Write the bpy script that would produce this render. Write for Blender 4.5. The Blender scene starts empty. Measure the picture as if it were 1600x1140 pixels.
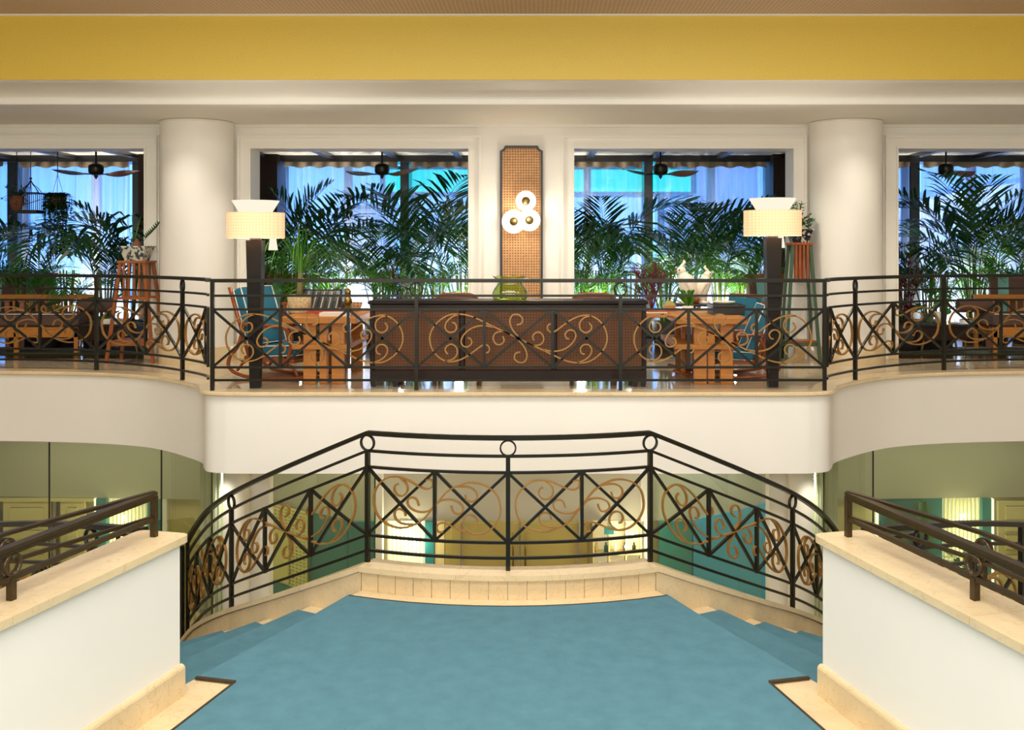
import bpy, math, random
from mathutils import Vector, Matrix
random.seed(7)
sc = bpy.context.scene
COL = sc.collection
PI = math.pi

# ------------------------------------------------------------------ camera, sky, lights, exposure
F, CX, HY = 1600.0, 840.0, 386.0          # focal length in px, vanishing point, horizon row (1600x1140 frame)
CAM = Vector((0.19, 0.0, 1.344))
cd = bpy.data.cameras.new('camera'); cam = bpy.data.objects.new('camera', cd); COL.objects.link(cam)
cam.location = CAM; cam.rotation_euler = (PI/2, 0, 0)
cd.sensor_width = 36; cd.lens = 36*F/1600
cd.shift_x = -(CX-800)/1600; cd.shift_y = -(570-HY)/1600
cd.clip_start = 0.05; cd.clip_end = 200
sc.camera = cam
sc.view_settings.view_transform = 'Standard'; sc.view_settings.look = 'None'
sc.view_settings.exposure = 0.47; sc.view_settings.gamma = 1.0; sc.view_settings.use_curve_mapping = False
try: sc.cycles.use_denoising = True
except Exception: pass
sc.cycles.max_bounces = 10; sc.cycles.transparent_max_bounces = 16; sc.cycles.diffuse_bounces = 5; sc.cycles.glossy_bounces = 4
sc.cycles.caustics_reflective = False; sc.cycles.caustics_refractive = False
sc.cycles.sample_clamp_indirect = 4.0

w = bpy.data.worlds.new('dusk_sky'); sc.world = w; w.use_nodes = True
nt = w.node_tree; bg = nt.nodes['Background']
tc = nt.nodes.new('ShaderNodeTexCoord'); sep = nt.nodes.new('ShaderNodeSeparateXYZ'); rp = nt.nodes.new('ShaderNodeValToRGB')
nt.links.new(tc.outputs['Generated'], sep.inputs[0]); nt.links.new(sep.outputs['Z'], rp.inputs[0]); nt.links.new(rp.outputs[0], bg.inputs[0])
rp.color_ramp.elements[0].position = 0.0; rp.color_ramp.elements[0].color = (0.16, 0.41, 0.96, 1)
rp.color_ramp.elements[1].position = 0.5; rp.color_ramp.elements[1].color = (0.06, 0.25, 0.90, 1)
bg.inputs[1].default_value = 2.35

WARM = (1.0, 0.90, 0.74); WARM2 = (1.0, 0.92, 0.78)
def area(name, loc, sx, sy, power, col=WARM, rot=(0,0,0), spread=PI):
    l = bpy.data.lights.new(name, 'AREA'); l.shape = 'RECTANGLE'; l.size = sx; l.size_y = sy; l.energy = power; l.color = col; l.spread = spread
    o = bpy.data.objects.new(name, l); o.location = loc; o.rotation_euler = rot; COL.objects.link(o); return o
def point(name, loc, power, col=WARM, r=0.05):
    l = bpy.data.lights.new(name, 'POINT'); l.energy = power; l.color = col; l.shadow_soft_size = r
    o = bpy.data.objects.new(name, l); o.location = loc; COL.objects.link(o); return o
def spot(name, loc, target, power, col=WARM, ang=70, blend=0.6, r=0.04):
    l = bpy.data.lights.new(name, 'SPOT'); l.energy = power; l.color = col; l.spot_size = math.radians(ang); l.spot_blend = blend; l.shadow_soft_size = r
    o = bpy.data.objects.new(name, l); o.location = loc
    o.rotation_euler = (Vector(target)-Vector(loc)).to_track_quat('-Z', 'Y').to_euler(); COL.objects.link(o); return o
# added rear fill, hall ceiling lights (above the stair well), gallery downlights, lower lobby lights with added wing fills
area('hall_fill_rear', (0, -2.6, 2.3), 9.0, 2.0, 330, (1.0, 0.97, 0.92), (math.radians(82),0,0))  # unseen fill facing the gallery, added to brighten cornice and upright faces
area('hall_light_front', (0, 2.5, 3.5), 6.0, 2.0, 210, (1.0, 0.95, 0.88))
area('hall_light_well', (0, 6.6, 3.5), 9.0, 1.6, 190, (1.0, 0.95, 0.88))
for x in (-5.6, -2.6, -1.0, 1.0, 2.6, 5.6):
    spot('gallery_downlight', (x, 11.3, 2.80), (x, 11.6, 0), 55, WARM2, 110, 0.8)
for x in (-3.84, 3.84):
    spot('column_downlight', (x, 10.95, 2.80), (x, 11.8, 0.5), 26, WARM2, 95, 1.0)
for x in (-2.6, 0.0, 2.6):
    spot('under_gallery_downlight', (x, 11.2, -0.80), (x, 11.3, -4), 12, WARM2, 120, 0.7)
for x in (-3.0, 2.95):
    spot('lower_column_downlight', (x, 10.15, -0.80), (x, 10.5, -2.5), 22, WARM2, 75, 0.6)
for x in (-5.6, 5.6):
    area('shop_ceiling_light', (x, 12.7, -0.80), 2.6, 0.5, 16, (1.0, 0.93, 0.75))
area('left_wing_fill', (-2.5, 12.2, -0.80), 1.4, 0.3, 7, WARM)  # fill added to brighten the angled walls behind the glass screen
area('right_wing_fill', (2.5, 12.2, -0.80), 1.4, 0.3, 11, (0.92,0.97,1.0))  # bluish fill added to brighten the right teal panels
area('lower_hall_light', (0, 12.0, -0.80), 4.0, 0.4, 8, WARM)
# uplights set in the planting at the foot of the curtains
for x in (-6.9, -5.9, -3.0, -2.3, -1.1, -0.4, 0.4, 1.1, 2.4, 3.1, 6.2, 7.0):
    spot('plant_uplight', (x, 14.80, 0.10), (x, 15.3, 0.95), 300, (1.0, 0.97, 0.88), 120, 0.8)
for x in (-2.7, -0.8, 1.0, 2.7):  # unseen spots in front of the palms, added to brighten their leaves
    spot('plant_front_fill', (x, 13.35, 0.55), (x, 14.4, 0.95), 45, (0.95, 1.0, 0.8), 110, 0.8)
for x in (-7.2, -6.2, -3.1, -2.5, -1.7, -0.9, 0.8, 1.5, 2.2, 2.9, 5.9, 6.6, 7.4):
    point('planting_light', (x, 14.15, 0.50), 9, (1.0, 0.98, 0.8), 0.06)

# ------------------------------------------------------------------ helpers
def lin(c):
    c = c/255.0
    return c/12.92 if c <= 0.04045 else ((c+0.055)/1.055)**2.4
def S(r, g, b, a=1): return (lin(r), lin(g), lin(b), a)
def W(px, py, Y):
    """the point at depth Y seen at pixel (px, py)"""
    return Vector((CAM.x+(px-CX)*Y/F, Y, CAM.z-(py-HY)*Y/F))
def WX(px, Y): return CAM.x+(px-CX)*Y/F
def WZ(py, Y): return CAM.z-(py-HY)*Y/F

class MB:
    def __init__(s): s.v = []; s.f = []; s.sm = []
    def add(s, vs, fs, smooth=False):
        b = len(s.v); s.v += [tuple(v) for v in vs]
        for f in fs: s.f.append(tuple(i+b for i in f)); s.sm.append(smooth)
        return s
    def prism_smooth(s, poly, z0, z1):
        n = len(poly); b = [(p[0],p[1]) for p in poly]
        s.add([(x,y,z0) for x,y in b]+[(x,y,z1) for x,y in b], [(i,(i+1)%n,n+(i+1)%n,n+i) for i in range(n)], True)
        s.add([(x,y,z0) for x,y in b], [tuple(reversed(range(n)))]); return s.add([(x,y,z1) for x,y in b], [tuple(range(n))])
    def box(s, x0, x1, y0, y1, z0, z1):
        return s.add([(x0,y0,z0),(x1,y0,z0),(x1,y1,z0),(x0,y1,z0),(x0,y0,z1),(x1,y0,z1),(x1,y1,z1),(x0,y1,z1)],
                     [(0,3,2,1),(4,5,6,7),(0,1,5,4),(1,2,6,5),(2,3,7,6),(3,0,4,7)])
    def bbox(s, x0, x1, y0, y1, z0, z1, b=0.006):
        """box with chamfered vertical and top edges"""
        p = [(x0+b,y0),(x1-b,y0),(x1,y0+b),(x1,y1-b),(x1-b,y1),(x0+b,y1),(x0,y1-b),(x0,y0+b)]
        cx, cy = (x0+x1)/2, (y0+y1)/2
        def sh(q, d):
            return (q[0]+(d if q[0] < cx else -d), q[1]+(d if q[1] < cy else -d))
        n = 8; vs = [(*sh(q, b), z0) for q in p]+[(*q, z0+b) for q in p]+[(*q, z1-b) for q in p]+[(*sh(q, b), z1) for q in p]
        fs = [tuple(reversed(range(8))), tuple(range(24, 32))]
        for k in range(3):
            for i in range(8): fs.append((k*8+i, k*8+(i+1)%8, (k+1)*8+(i+1)%8, (k+1)*8+i))
        return s.add(vs, fs)
    def obox(s, c, size, M=None):
        M = M or Matrix.Identity(3); hx, hy, hz = size[0]/2, size[1]/2, size[2]/2; c = Vector(c)
        vs = [c+M@Vector((x*hx, y*hy, z*hz)) for z in (-1,1) for (x,y) in ((-1,-1),(1,-1),(1,1),(-1,1))]
        return s.add(vs, [(0,3,2,1),(4,5,6,7),(0,1,5,4),(1,2,6,5),(2,3,7,6),(3,0,4,7)])
    def prism(s, poly, z0, z1):
        n = len(poly); z0f = z0 if callable(z0) else (lambda p: z0); z1f = z1 if callable(z1) else (lambda p: z1)
        vs = [(p[0],p[1],z0f(p)) for p in poly]+[(p[0],p[1],z1f(p)) for p in poly]
        return s.add(vs, [tuple(reversed(range(n))), tuple(range(n, 2*n))]+[(i,(i+1)%n,n+(i+1)%n,n+i) for i in range(n)])
    def frustum(s, c0, a0, b0, c1, a1, b1):
        vs = [(c0[0]+x*a0, c0[1]+y*b0, c0[2]) for (x,y) in ((-1,-1),(1,-1),(1,1),(-1,1))]+[(c1[0]+x*a1, c1[1]+y*b1, c1[2]) for (x,y) in ((-1,-1),(1,-1),(1,1),(-1,1))]
        return s.add(vs, [(0,3,2,1),(4,5,6,7),(0,1,5,4),(1,2,6,5),(2,3,7,6),(3,0,4,7)])
    def sweep(s, pts, ha, hb, sides=None, closed=False, smooth=False):
        """rectangular bar along pts: half size ha along the side vector, hb across it"""
        pts = [Vector(p) for p in pts]; n = len(pts); vs = []
        for i, p in enumerate(pts):
            if closed: t = pts[(i+1) % n]-pts[i-1]
            else: t = pts[min(i+1,n-1)]-pts[max(i-1,0)]
            t.normalize()
            sd = Vector(sides[i]) if isinstance(sides, list) else Vector(sides or (0,1,0))
            sd = sd-t*sd.dot(t); sd.normalize(); up = t.cross(sd)
            for (a, b) in ((-1,-1),(1,-1),(1,1),(-1,1)): vs.append(p+sd*a*ha+up*b*hb)
        fs = []
        for i in range(n if closed else n-1):
            j = (i+1) % n
            for k in range(4): fs.append((i*4+k, i*4+(k+1)%4, j*4+(k+1)%4, j*4+k))
        if not closed: fs += [(3,2,1,0), tuple((n-1)*4+k for k in range(4))]
        return s.add(vs, fs, smooth)
    def tube(s, pts, r, n=8, closed=False, caps=True):
        pts = [Vector(p) for p in pts]; m = len(pts); vs = []
        rr = r if isinstance(r, (list, tuple)) else [r]*m
        ref = None
        for i, p in enumerate(pts):
            if closed: t = pts[(i+1) % m]-pts[i-1]
            else: t = pts[min(i+1,m-1)]-pts[max(i-1,0)]
            if t.length < 1e-9: t = Vector((0,0,1))
            t.normalize()
            if ref is None:
                ref = Vector((0,0,1)) if abs(t.z) < 0.9 else Vector((1,0,0))
            a = ref-t*ref.dot(t)
            if a.length < 1e-4: a = Vector((1,0.3,0))-t*t.x
            a.normalize(); b = t.cross(a); ref = a
            for k in range(n):
                q = 2*PI*k/n; vs.append(p+(a*math.cos(q)+b*math.sin(q))*rr[i])
        fs = []
        for i in range(m if closed else m-1):
            j = (i+1) % m
            for k in range(n): fs.append((i*n+k, i*n+(k+1)%n, j*n+(k+1)%n, j*n+k))
        if not closed and caps: fs += [tuple(reversed(range(n))), tuple((m-1)*n+k for k in range(n))]
        return s.add(vs, fs, True)
    def lathe(s, prof, n=24, c=(0,0,0), rfun=None, smooth=True, caps=False):
        vs = []
        for (r, z) in prof:
            for k in range(n):
                a = 2*PI*k/n; q = rfun(r, z, a) if rfun else r
                vs.append((c[0]+q*math.cos(a), c[1]+q*math.sin(a), c[2]+z))
        fs = []
        for i in range(len(prof)-1):
            for k in range(n): fs.append((i*n+k, i*n+(k+1)%n, (i+1)*n+(k+1)%n, (i+1)*n+k))
        s.add(vs, fs, smooth)
        if caps:
            b = len(s.v)-len(vs)
            s.f.append(tuple(b+k for k in reversed(range(n)))); s.sm.append(False)
            s.f.append(tuple(b+(len(prof)-1)*n+k for k in range(n))); s.sm.append(False)
        return s
    def ball(s, c, rx, ry=None, rz=None, n=10, m=7):
        ry = ry or rx; rz = rz or rx
        vs = []; fs = []
        for i in range(m+1):
            th = PI*i/m
            for k in range(n):
                a = 2*PI*k/n; vs.append((c[0]+rx*math.sin(th)*math.cos(a), c[1]+ry*math.sin(th)*math.sin(a), c[2]-rz*math.cos(th)))
        for i in range(m):
            for k in range(n): fs.append((i*n+k, i*n+(k+1)%n, (i+1)*n+(k+1)%n, (i+1)*n+k))
        return s.add(vs, fs, True)
    def grid(s, fn, nu, nv, smooth=True):
        vs = [fn(i/nu, j/nv) for j in range(nv+1) for i in range(nu+1)]
        fs = [(j*(nu+1)+i, j*(nu+1)+i+1, (j+1)*(nu+1)+i+1, (j+1)*(nu+1)+i) for j in range(nv) for i in range(nu)]
        return s.add(vs, fs, smooth)
    def mesh(s, name, mat=None, org=(0,0,0)):
        m = bpy.data.meshes.new(name)
        o = Vector(org)
        m.from_pydata([tuple(Vector(v)-o) for v in s.v], [], s.f)
        m.polygons.foreach_set('use_smooth', s.sm)
        if mat: m.materials.append(mat)
        m.update(); return m
def link(name, mesh, parent=None, loc=(0,0,0), rot=None):
    o = bpy.data.objects.new(name, mesh); COL.objects.link(o)
    if parent: o.parent = parent
    o.location = loc
    if rot: o.rotation_euler = rot
    return o
def wloc(o):
    p = Vector((0,0,0))
    while o: p += o.location; o = o.parent
    return p
def part(name, mb, mat, parent, world=False, label=None):
    """one mesh object under parent; world=True when the vertices are in world space (parents unrotated)"""
    if world:
        base = wloc(parent); xs = [v for v in mb.v]
        c = Vector((sum(v[0] for v in xs)/len(xs), sum(v[1] for v in xs)/len(xs), sum(v[2] for v in xs)/len(xs)))
        o = link(name, mb.mesh(name, mat, c), parent, c-base)
    else:
        o = link(name, mb.mesh(name, mat), parent)
    if label: o['label'] = label
    return o
def tag(o, label, cat, group=None, kind=None):
    o['label'] = label; o['category'] = cat
    if group: o['group'] = group
    if kind: o['kind'] = kind
    return o
def thing(name, label, cat, loc=(0,0,0), rotz=0, group=None):
    o = bpy.data.objects.new(name, None); o.empty_display_size = 0.1; COL.objects.link(o)
    o.location = loc; o.rotation_euler = (0,0,rotz)
    return tag(o, label, cat, group)
def struct(name, mb, mat, label=None, cat='room'):
    o = link(name, mb.mesh(name, mat)); o['kind'] = 'structure'
    if label: o['label'] = label
    o['category'] = cat
    return o
def single(name, mb, mat, label, cat, loc=(0,0,0), group=None, rot=None):
    o = link(name, mb.mesh(name, mat), None, loc, rot); return tag(o, label, cat, group)
def copy_tree(o, parent=None):
    c = o.copy(); COL.objects.link(c)
    if parent: c.parent = parent
    for ch in [x for x in o.children]: copy_tree(ch, c)
    return c
def spline(pts, n=6, closed=False):
    P = [Vector(p) for p in pts]; m = len(P); out = []
    for i in range(m if closed else m-1):
        if closed: a, b, c, d = P[i-1], P[i], P[(i+1)%m], P[(i+2)%m]
        else:
            b, c = P[i], P[i+1]
            a = P[i-1] if i > 0 else b*2-c
            d = P[i+2] if i+2 < m else c*2-b
        for k in range(n):
            t = k/n
            out.append(0.5*((2*b)+(c-a)*t+(2*a-5*b+4*c-d)*t*t+(3*b-a-3*c+d)*t**3))
    if not closed: out.append(P[-1])
    return out

# ------------------------------------------------------------------ materials
def newmat(name):
    m = bpy.data.materials.new(name); m.use_nodes = True
    n = m.node_tree; return m, n, n.nodes['Principled BSDF']
def mat(name, col, rough=0.5, metal=0.0, spec=0.5, var=0.0, scale=8.0, bump=0.0, bscale=None, coat=0.0, emit=None, estr=0.0, stretch=None, trans=0.0):
    m, n, b = newmat(name)
    b.inputs['Base Color'].default_value = col; b.inputs['Roughness'].default_value = rough; b.inputs['Metallic'].default_value = metal
    b.inputs['Specular IOR Level'].default_value = spec; b.inputs['Coat Weight'].default_value = coat
    if trans: b.inputs['Transmission Weight'].default_value = trans
    if emit: b.inputs['Emission Color'].default_value = emit; b.inputs['Emission Strength'].default_value = estr
    if var or bump:
        tc = n.nodes.new('ShaderNodeTexCoord'); mp = n.nodes.new('ShaderNodeMapping'); nz = n.nodes.new('ShaderNodeTexNoise')
        n.links.new(tc.outputs['Object'], mp.inputs[0]); n.links.new(mp.outputs[0], nz.inputs['Vector'])
        if stretch: mp.inputs['Scale'].default_value = stretch
        nz.inputs['Scale'].default_value = scale; nz.inputs['Detail'].default_value = 5
        if var:
            mx = n.nodes.new('ShaderNodeMix'); mx.data_type = 'RGBA'
            mx.inputs[6].default_value = tuple(max(0, c*(1-var)) for c in col[:3])+(1,)
            mx.inputs[7].default_value = tuple(min(1, c*(1+var)) for c in col[:3])+(1,)
            rmp = n.nodes.new('ShaderNodeMapRange'); rmp.inputs[1].default_value = 0.3; rmp.inputs[2].default_value = 0.7
            n.links.new(nz.outputs[0], rmp.inputs[0]); n.links.new(rmp.outputs[0], mx.inputs[0]); n.links.new(mx.outputs[2], b.inputs['Base Color'])
        if bump:
            bp = n.nodes.new('ShaderNodeBump'); bp.inputs['Strength'].default_value = bump; bp.inputs['Distance'].default_value = 0.01
            if bscale:
                nz2 = n.nodes.new('ShaderNodeTexNoise'); nz2.inputs['Scale'].default_value = bscale; n.links.new(mp.outputs[0], nz2.inputs['Vector']); n.links.new(nz2.outputs[0], bp.inputs['Height'])
            else: n.links.new(nz.outputs[0], bp.inputs['Height'])
            n.links.new(bp.outputs[0], b.inputs['Normal'])
    return m
def marble(name, base, vein, rough=0.25, scale=1.6, amt=0.5):
    m, n, b = newmat(name); b.inputs['Roughness'].default_value = rough
    tc = n.nodes.new('ShaderNodeTexCoord'); geo = n.nodes.new('ShaderNodeNewGeometry')
    nz = n.nodes.new('ShaderNodeTexNoise'); nz.inputs['Scale'].default_value = scale; nz.inputs['Detail'].default_value = 8; nz.inputs['Distortion'].default_value = 1.2
    n.links.new(geo.outputs['Position'], nz.inputs['Vector'])
    mr = n.nodes.new('ShaderNodeMapRange'); mr.inputs[1].default_value = 0.35; mr.inputs[2].default_value = 0.72; n.links.new(nz.outputs[0], mr.inputs[0])
    vz = n.nodes.new('ShaderNodeTexNoise'); vz.inputs['Scale'].default_value = scale*2.5; vz.inputs['Detail'].default_value = 6; vz.inputs['Distortion'].default_value = 2.5
    n.links.new(geo.outputs['Position'], vz.inputs['Vector'])
    sb = n.nodes.new('ShaderNodeMath'); sb.operation = 'SUBTRACT'; sb.inputs[1].default_value = 0.5; n.links.new(vz.outputs[0], sb.inputs[0])
    ab = n.nodes.new('ShaderNodeMath'); ab.operation = 'ABSOLUTE'; n.links.new(sb.outputs[0], ab.inputs[0])
    v2 = n.nodes.new('ShaderNodeMapRange'); v2.inputs[1].default_value = 0.0; v2.inputs[2].default_value = 0.018; v2.inputs[3].default_value = amt; v2.inputs[4].default_value = 0.0
    n.links.new(ab.outputs[0], v2.inputs[0])
    mx = n.nodes.new('ShaderNodeMix'); mx.data_type = 'RGBA'; mx.inputs[6].default_value = base; mx.inputs[7].default_value = tuple(c*0.84 for c in base[:3])+(1,)
    n.links.new(mr.outputs[0], mx.inputs[0])
    m2 = n.nodes.new('ShaderNodeMix'); m2.data_type = 'RGBA'; m2.inputs[7].default_value = vein
    n.links.new(mx.outputs[2], m2.inputs[6]); n.links.new(v2.outputs[0], m2.inputs[0]); n.links.new(m2.outputs[2], b.inputs['Base Color'])
    return m
def weave(name, c1, c2, scale=120.0, rough=0.6, emit=0.0, axes=('X','Z')):
    """woven cloth / cane: two crossed wave patterns on object coordinates"""
    m, n, b = newmat(name); b.inputs['Roughness'].default_value = rough
    tc = n.nodes.new('ShaderNodeTexCoord'); sp = n.nodes.new('ShaderNodeSeparateXYZ'); n.links.new(tc.outputs['Object'], sp.inputs[0])
    outs = []
    for ax in axes:
        ml = n.nodes.new('ShaderNodeMath'); ml.operation = 'MULTIPLY'; ml.inputs[1].default_value = scale*2*PI/1.0; n.links.new(sp.outputs[ax], ml.inputs[0])
        sn = n.nodes.new('ShaderNodeMath'); sn.operation = 'SINE'; n.links.new(ml.outputs[0], sn.inputs[0]); outs.append(sn)
    mu = n.nodes.new('ShaderNodeMath'); mu.operation = 'MAXIMUM'; n.links.new(outs[0].outputs[0], mu.inputs[0]); n.links.new(outs[1].outputs[0], mu.inputs[1])
    nz = n.nodes.new('ShaderNodeTexNoise'); nz.inputs['Scale'].default_value = 30; n.links.new(tc.outputs['Object'], nz.inputs['Vector'])
    ad = n.nodes.new('ShaderNodeMath'); ad.operation = 'MULTIPLY_ADD'; ad.inputs[1].default_value = 0.42; n.links.new(mu.outputs[0], ad.inputs[0]); hf = n.nodes.new('ShaderNodeMath'); hf.operation = 'MULTIPLY'; hf.inputs[1].default_value = 0.45; n.links.new(nz.outputs[0], hf.inputs[0]); n.links.new(hf.outputs[0], ad.inputs[2])
    mr = n.nodes.new('ShaderNodeMapRange'); mr.inputs[1].default_value = -0.05; mr.inputs[2].default_value = 0.75; n.links.new(ad.outputs[0], mr.inputs[0])
    mx = n.nodes.new('ShaderNodeMix'); mx.data_type = 'RGBA'; mx.inputs[6].default_value = c2; mx.inputs[7].default_value = c1
    n.links.new(mr.outputs[0], mx.inputs[0]); n.links.new(mx.outputs[2], b.inputs['Base Color'])
    if emit: n.links.new(mx.outputs[2], b.inputs['Emission Color']); b.inputs['Emission Strength'].default_value = emit
    return m
def emis(name, col, strength):
    m = bpy.data.materials.new(name); m.use_nodes = True; n = m.node_tree; n.nodes.clear()
    e = n.nodes.new('ShaderNodeEmission'); e.inputs[0].default_value = col; e.inputs[1].default_value = strength
    o = n.nodes.new('ShaderNodeOutputMaterial'); n.links.new(e.outputs[0], o.inputs[0]); return m
def glass(name, tint, gloss=1.0, rough=0.0, diff=0.0, dcol=(1,1,1,1)):
    """thin pane: tinted transparency with a fresnel reflection"""
    m = bpy.data.materials.new(name); m.use_nodes = True; n = m.node_tree; n.nodes.clear()
    t = n.nodes.new('ShaderNodeBsdfTransparent'); t.inputs[0].default_value = tint
    g = n.nodes.new('ShaderNodeBsdfGlossy'); g.inputs[1].default_value = rough
    lw = n.nodes.new('ShaderNodeLayerWeight'); lw.inputs[0].default_value = 0.5
    pw = n.nodes.new('ShaderNodeMath'); pw.operation = 'POWER'; pw.inputs[1].default_value = 4.0; n.links.new(lw.outputs['Facing'], pw.inputs[0])
    ml = n.nodes.new('ShaderNodeMath'); ml.operation = 'MULTIPLY_ADD'; ml.inputs[1].default_value = 0.9*gloss; ml.inputs[2].default_value = 0.06*gloss; ml.use_clamp = True; n.links.new(pw.outputs[0], ml.inputs[0])
    mx = n.nodes.new('ShaderNodeMixShader'); n.links.new(ml.outputs[0], mx.inputs[0]); n.links.new(t.outputs[0], mx.inputs[1]); n.links.new(g.outputs[0], mx.inputs[2])
    last = mx
    if diff:
        d = n.nodes.new('ShaderNodeBsdfDiffuse'); d.inputs[0].default_value = dcol
        m2 = n.nodes.new('ShaderNodeMixShader'); m2.inputs[0].default_value = diff; n.links.new(mx.outputs[0], m2.inputs[1]); n.links.new(d.outputs[0], m2.inputs[2]); last = m2
    o = n.nodes.new('ShaderNodeOutputMaterial'); n.links.new(last.outputs[0], o.inputs[0]); return m
def sheer(name, col, tr=0.4, dif=0.15):
    m = bpy.data.materials.new(name); m.use_nodes = True; n = m.node_tree; n.nodes.clear()
    t = n.nodes.new('ShaderNodeBsdfTransparent'); t.inputs[0].default_value = (1,1,1,1)
    l = n.nodes.new('ShaderNodeBsdfTranslucent'); l.inputs[0].default_value = col
    d = n.nodes.new('ShaderNodeBsdfDiffuse'); d.inputs[0].default_value = col
    m1 = n.nodes.new('ShaderNodeMixShader'); m1.inputs[0].default_value = dif; n.links.new(l.outputs[0], m1.inputs[1]); n.links.new(d.outputs[0], m1.inputs[2])
    m2 = n.nodes.new('ShaderNodeMixShader'); m2.inputs[0].default_value = tr; n.links.new(m1.outputs[0], m2.inputs[1]); n.links.new(t.outputs[0], m2.inputs[2])
    o = n.nodes.new('ShaderNodeOutputMaterial'); n.links.new(m2.outputs[0], o.inputs[0]); return m
def leafmat(name, c1, c2, tl=0.32):
    m = bpy.data.materials.new(name); m.use_nodes = True; n = m.node_tree; n.nodes.clear()
    oi = n.nodes.new('ShaderNodeObjectInfo'); mx = n.nodes.new('ShaderNodeMix'); mx.data_type = 'RGBA'; mx.inputs[6].default_value = c1; mx.inputs[7].default_value = c2
    n.links.new(oi.outputs['Random'], mx.inputs[0])
    b = n.nodes.new('ShaderNodeBsdfPrincipled'); b.inputs['Roughness'].default_value = 0.4; n.links.new(mx.outputs[2], b.inputs['Base Color'])
    l = n.nodes.new('ShaderNodeBsdfTranslucent'); n.links.new(mx.outputs[2], l.inputs[0])
    ms = n.nodes.new('ShaderNodeMixShader'); ms.inputs[0].default_value = tl; n.links.new(b.outputs[0], ms.inputs[1]); n.links.new(l.outputs[0], ms.inputs[2])
    o = n.nodes.new('ShaderNodeOutputMaterial'); n.links.new(ms.outputs[0], o.inputs[0]); return m

M = dict(
 cream=mat('cream_paint', S(240,236,226), 0.55, var=0.02, scale=1.2),
 white=mat('white_paint', S(243,239,229), 0.5, var=0.02, scale=1.0),
 trim=mat('trim_paint', S(240,236,225), 0.4),
 beam=mat('mustard_paint', S(226,194,78), 0.5, var=0.04, scale=60, bump=0.1),
 grass=weave('brown_grasscloth', S(208,182,156), S(176,148,126), 24, 0.8, axes=('X','Y')),
 marble=marble('cream_marble', S(230,207,164), S(186,152,108), 0.22, 1.6, 0.35),
 marble_f=marble('polished_marble', S(206,188,158), S(150,120,84), 0.07, 1.2, 0.3),
 carpet=mat('teal_carpet', S(90,134,149), 0.95, spec=0.1, var=0.08, scale=7.5, bump=0.6, bscale=260),
 binding=mat('carpet_binding', S(62,48,24), 0.9, var=0.2, scale=40),
 iron=mat('black_iron', S(32,30,19), 0.34, 0.4, var=0.15, scale=30),
 lampwood=mat('lamp_post_wood', S(24,17,10), 0.45, spec=0.3, var=0.2, scale=6, stretch=(1,1,8)),
 iron_brown=mat('brown_iron', S(66,52,28), 0.3, 0.4, var=0.15, scale=30),
 bronze=mat('bronze_paint', S(152,110,50), 0.42, 0.25, var=0.12, scale=18),
 darkwood=mat('dark_wood', S(36,19,8), 0.45, spec=0.3, var=0.3, scale=6, stretch=(1,1,8)),
 black=mat('black_lacquer', S(26,22,18), 0.4),
 oak=mat('oak_wood', S(196,126,50), 0.4, var=0.14, scale=7, stretch=(1,6,6)),
 redwood=mat('bentwood', S(150,76,32), 0.3, var=0.2, scale=9),
 teak=mat('teak_wood', S(150,84,38), 0.4, var=0.18, scale=9),
 greenpaint=mat('green_paint', S(58,84,58), 0.5),
 cane=weave('cane_webbing', S(214,164,110), S(120,78,44), 31, 0.6),
 cane_dark=weave('dark_cane', S(116,64,4), S(60,32,2), 36, 0.55),
 blue=mat('blue_upholstery', S(48,112,136), 0.8, spec=0.2, var=0.06, scale=40),
 piping=mat('white_piping', S(232,232,226), 0.6),
 brown=mat('brown_fabric', S(96,72,64), 0.9, var=0.1, scale=50),
 taupe=mat('taupe_fabric', S(128,110,84), 0.9),
 stripe=mat('aqua_stripe', S(120,178,172), 0.8),
 brass=mat('brass', S(138,114,58), 0.32, 0.9),
 green_glass=None,
 pane=glass('window_glass', (0.93,0.97,1,1), 0.6),
 tint=glass('tinted_glass', (0.64,0.70,0.50,1), 1.7, 0.0, 0.06, S(120,128,90)),
 sheer=sheer('sheer_curtain', (0.86,0.90,0.95,1)),
 valance=mat('taupe_valance', S(158,138,112), 0.9),
 floorwood=mat('dark_floorboards', S(70,50,34), 0.18, var=0.3, scale=3, stretch=(1,14,1)),
 leaf=leafmat('palm_leaf', S(20,58,22), S(40,88,30), 0.14),
 leaf2=leafmat('areca_leaf', S(48,112,26), S(92,150,44)),
 leaf3=leafmat('broad_leaf', S(50,110,40), S(92,150,60)),
 redleaf=leafmat('red_leaf', S(84,24,26), S(120,40,36)),
 stem=mat('palm_stem', S(120,130,70), 0.6, var=0.2, scale=10),
 bark=mat('palm_bark', S(120,100,68), 0.9, var=0.3, scale=20, bump=0.5),
 soil=mat('soil', S(50,38,28), 1.0),
 pot=mat('dark_planter', S(60,54,48), 0.6),
 terracotta=mat('terracotta', S(112,68,42), 0.8, var=0.15, scale=12),
 stonepot=mat('stone_pot', S(190,166,124), 0.9, var=0.25, scale=40, bump=0.5),
 paper=mat('paper', S(236,228,212), 0.8),
 redbook=mat('red_cover', S(170,52,38), 0.6),
 teal=mat('teal_wall', S(40,124,128), 0.5),
 doorcream=mat('cream_panel', S(222,206,150), 0.45),
 olive=mat('olive_panel', S(176,160,92), 0.4),
 mauve=mat('bulkhead_paint', S(184,180,164), 0.6),
 chrome=mat('chrome', S(220,214,226), 0.15, 1.0),
 porcelain=mat('white_porcelain', S(244,232,210), 0.3),
 rug=mat('dark_green_rug', S(52,56,30), 0.95, var=0.2, scale=12),
)
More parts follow.
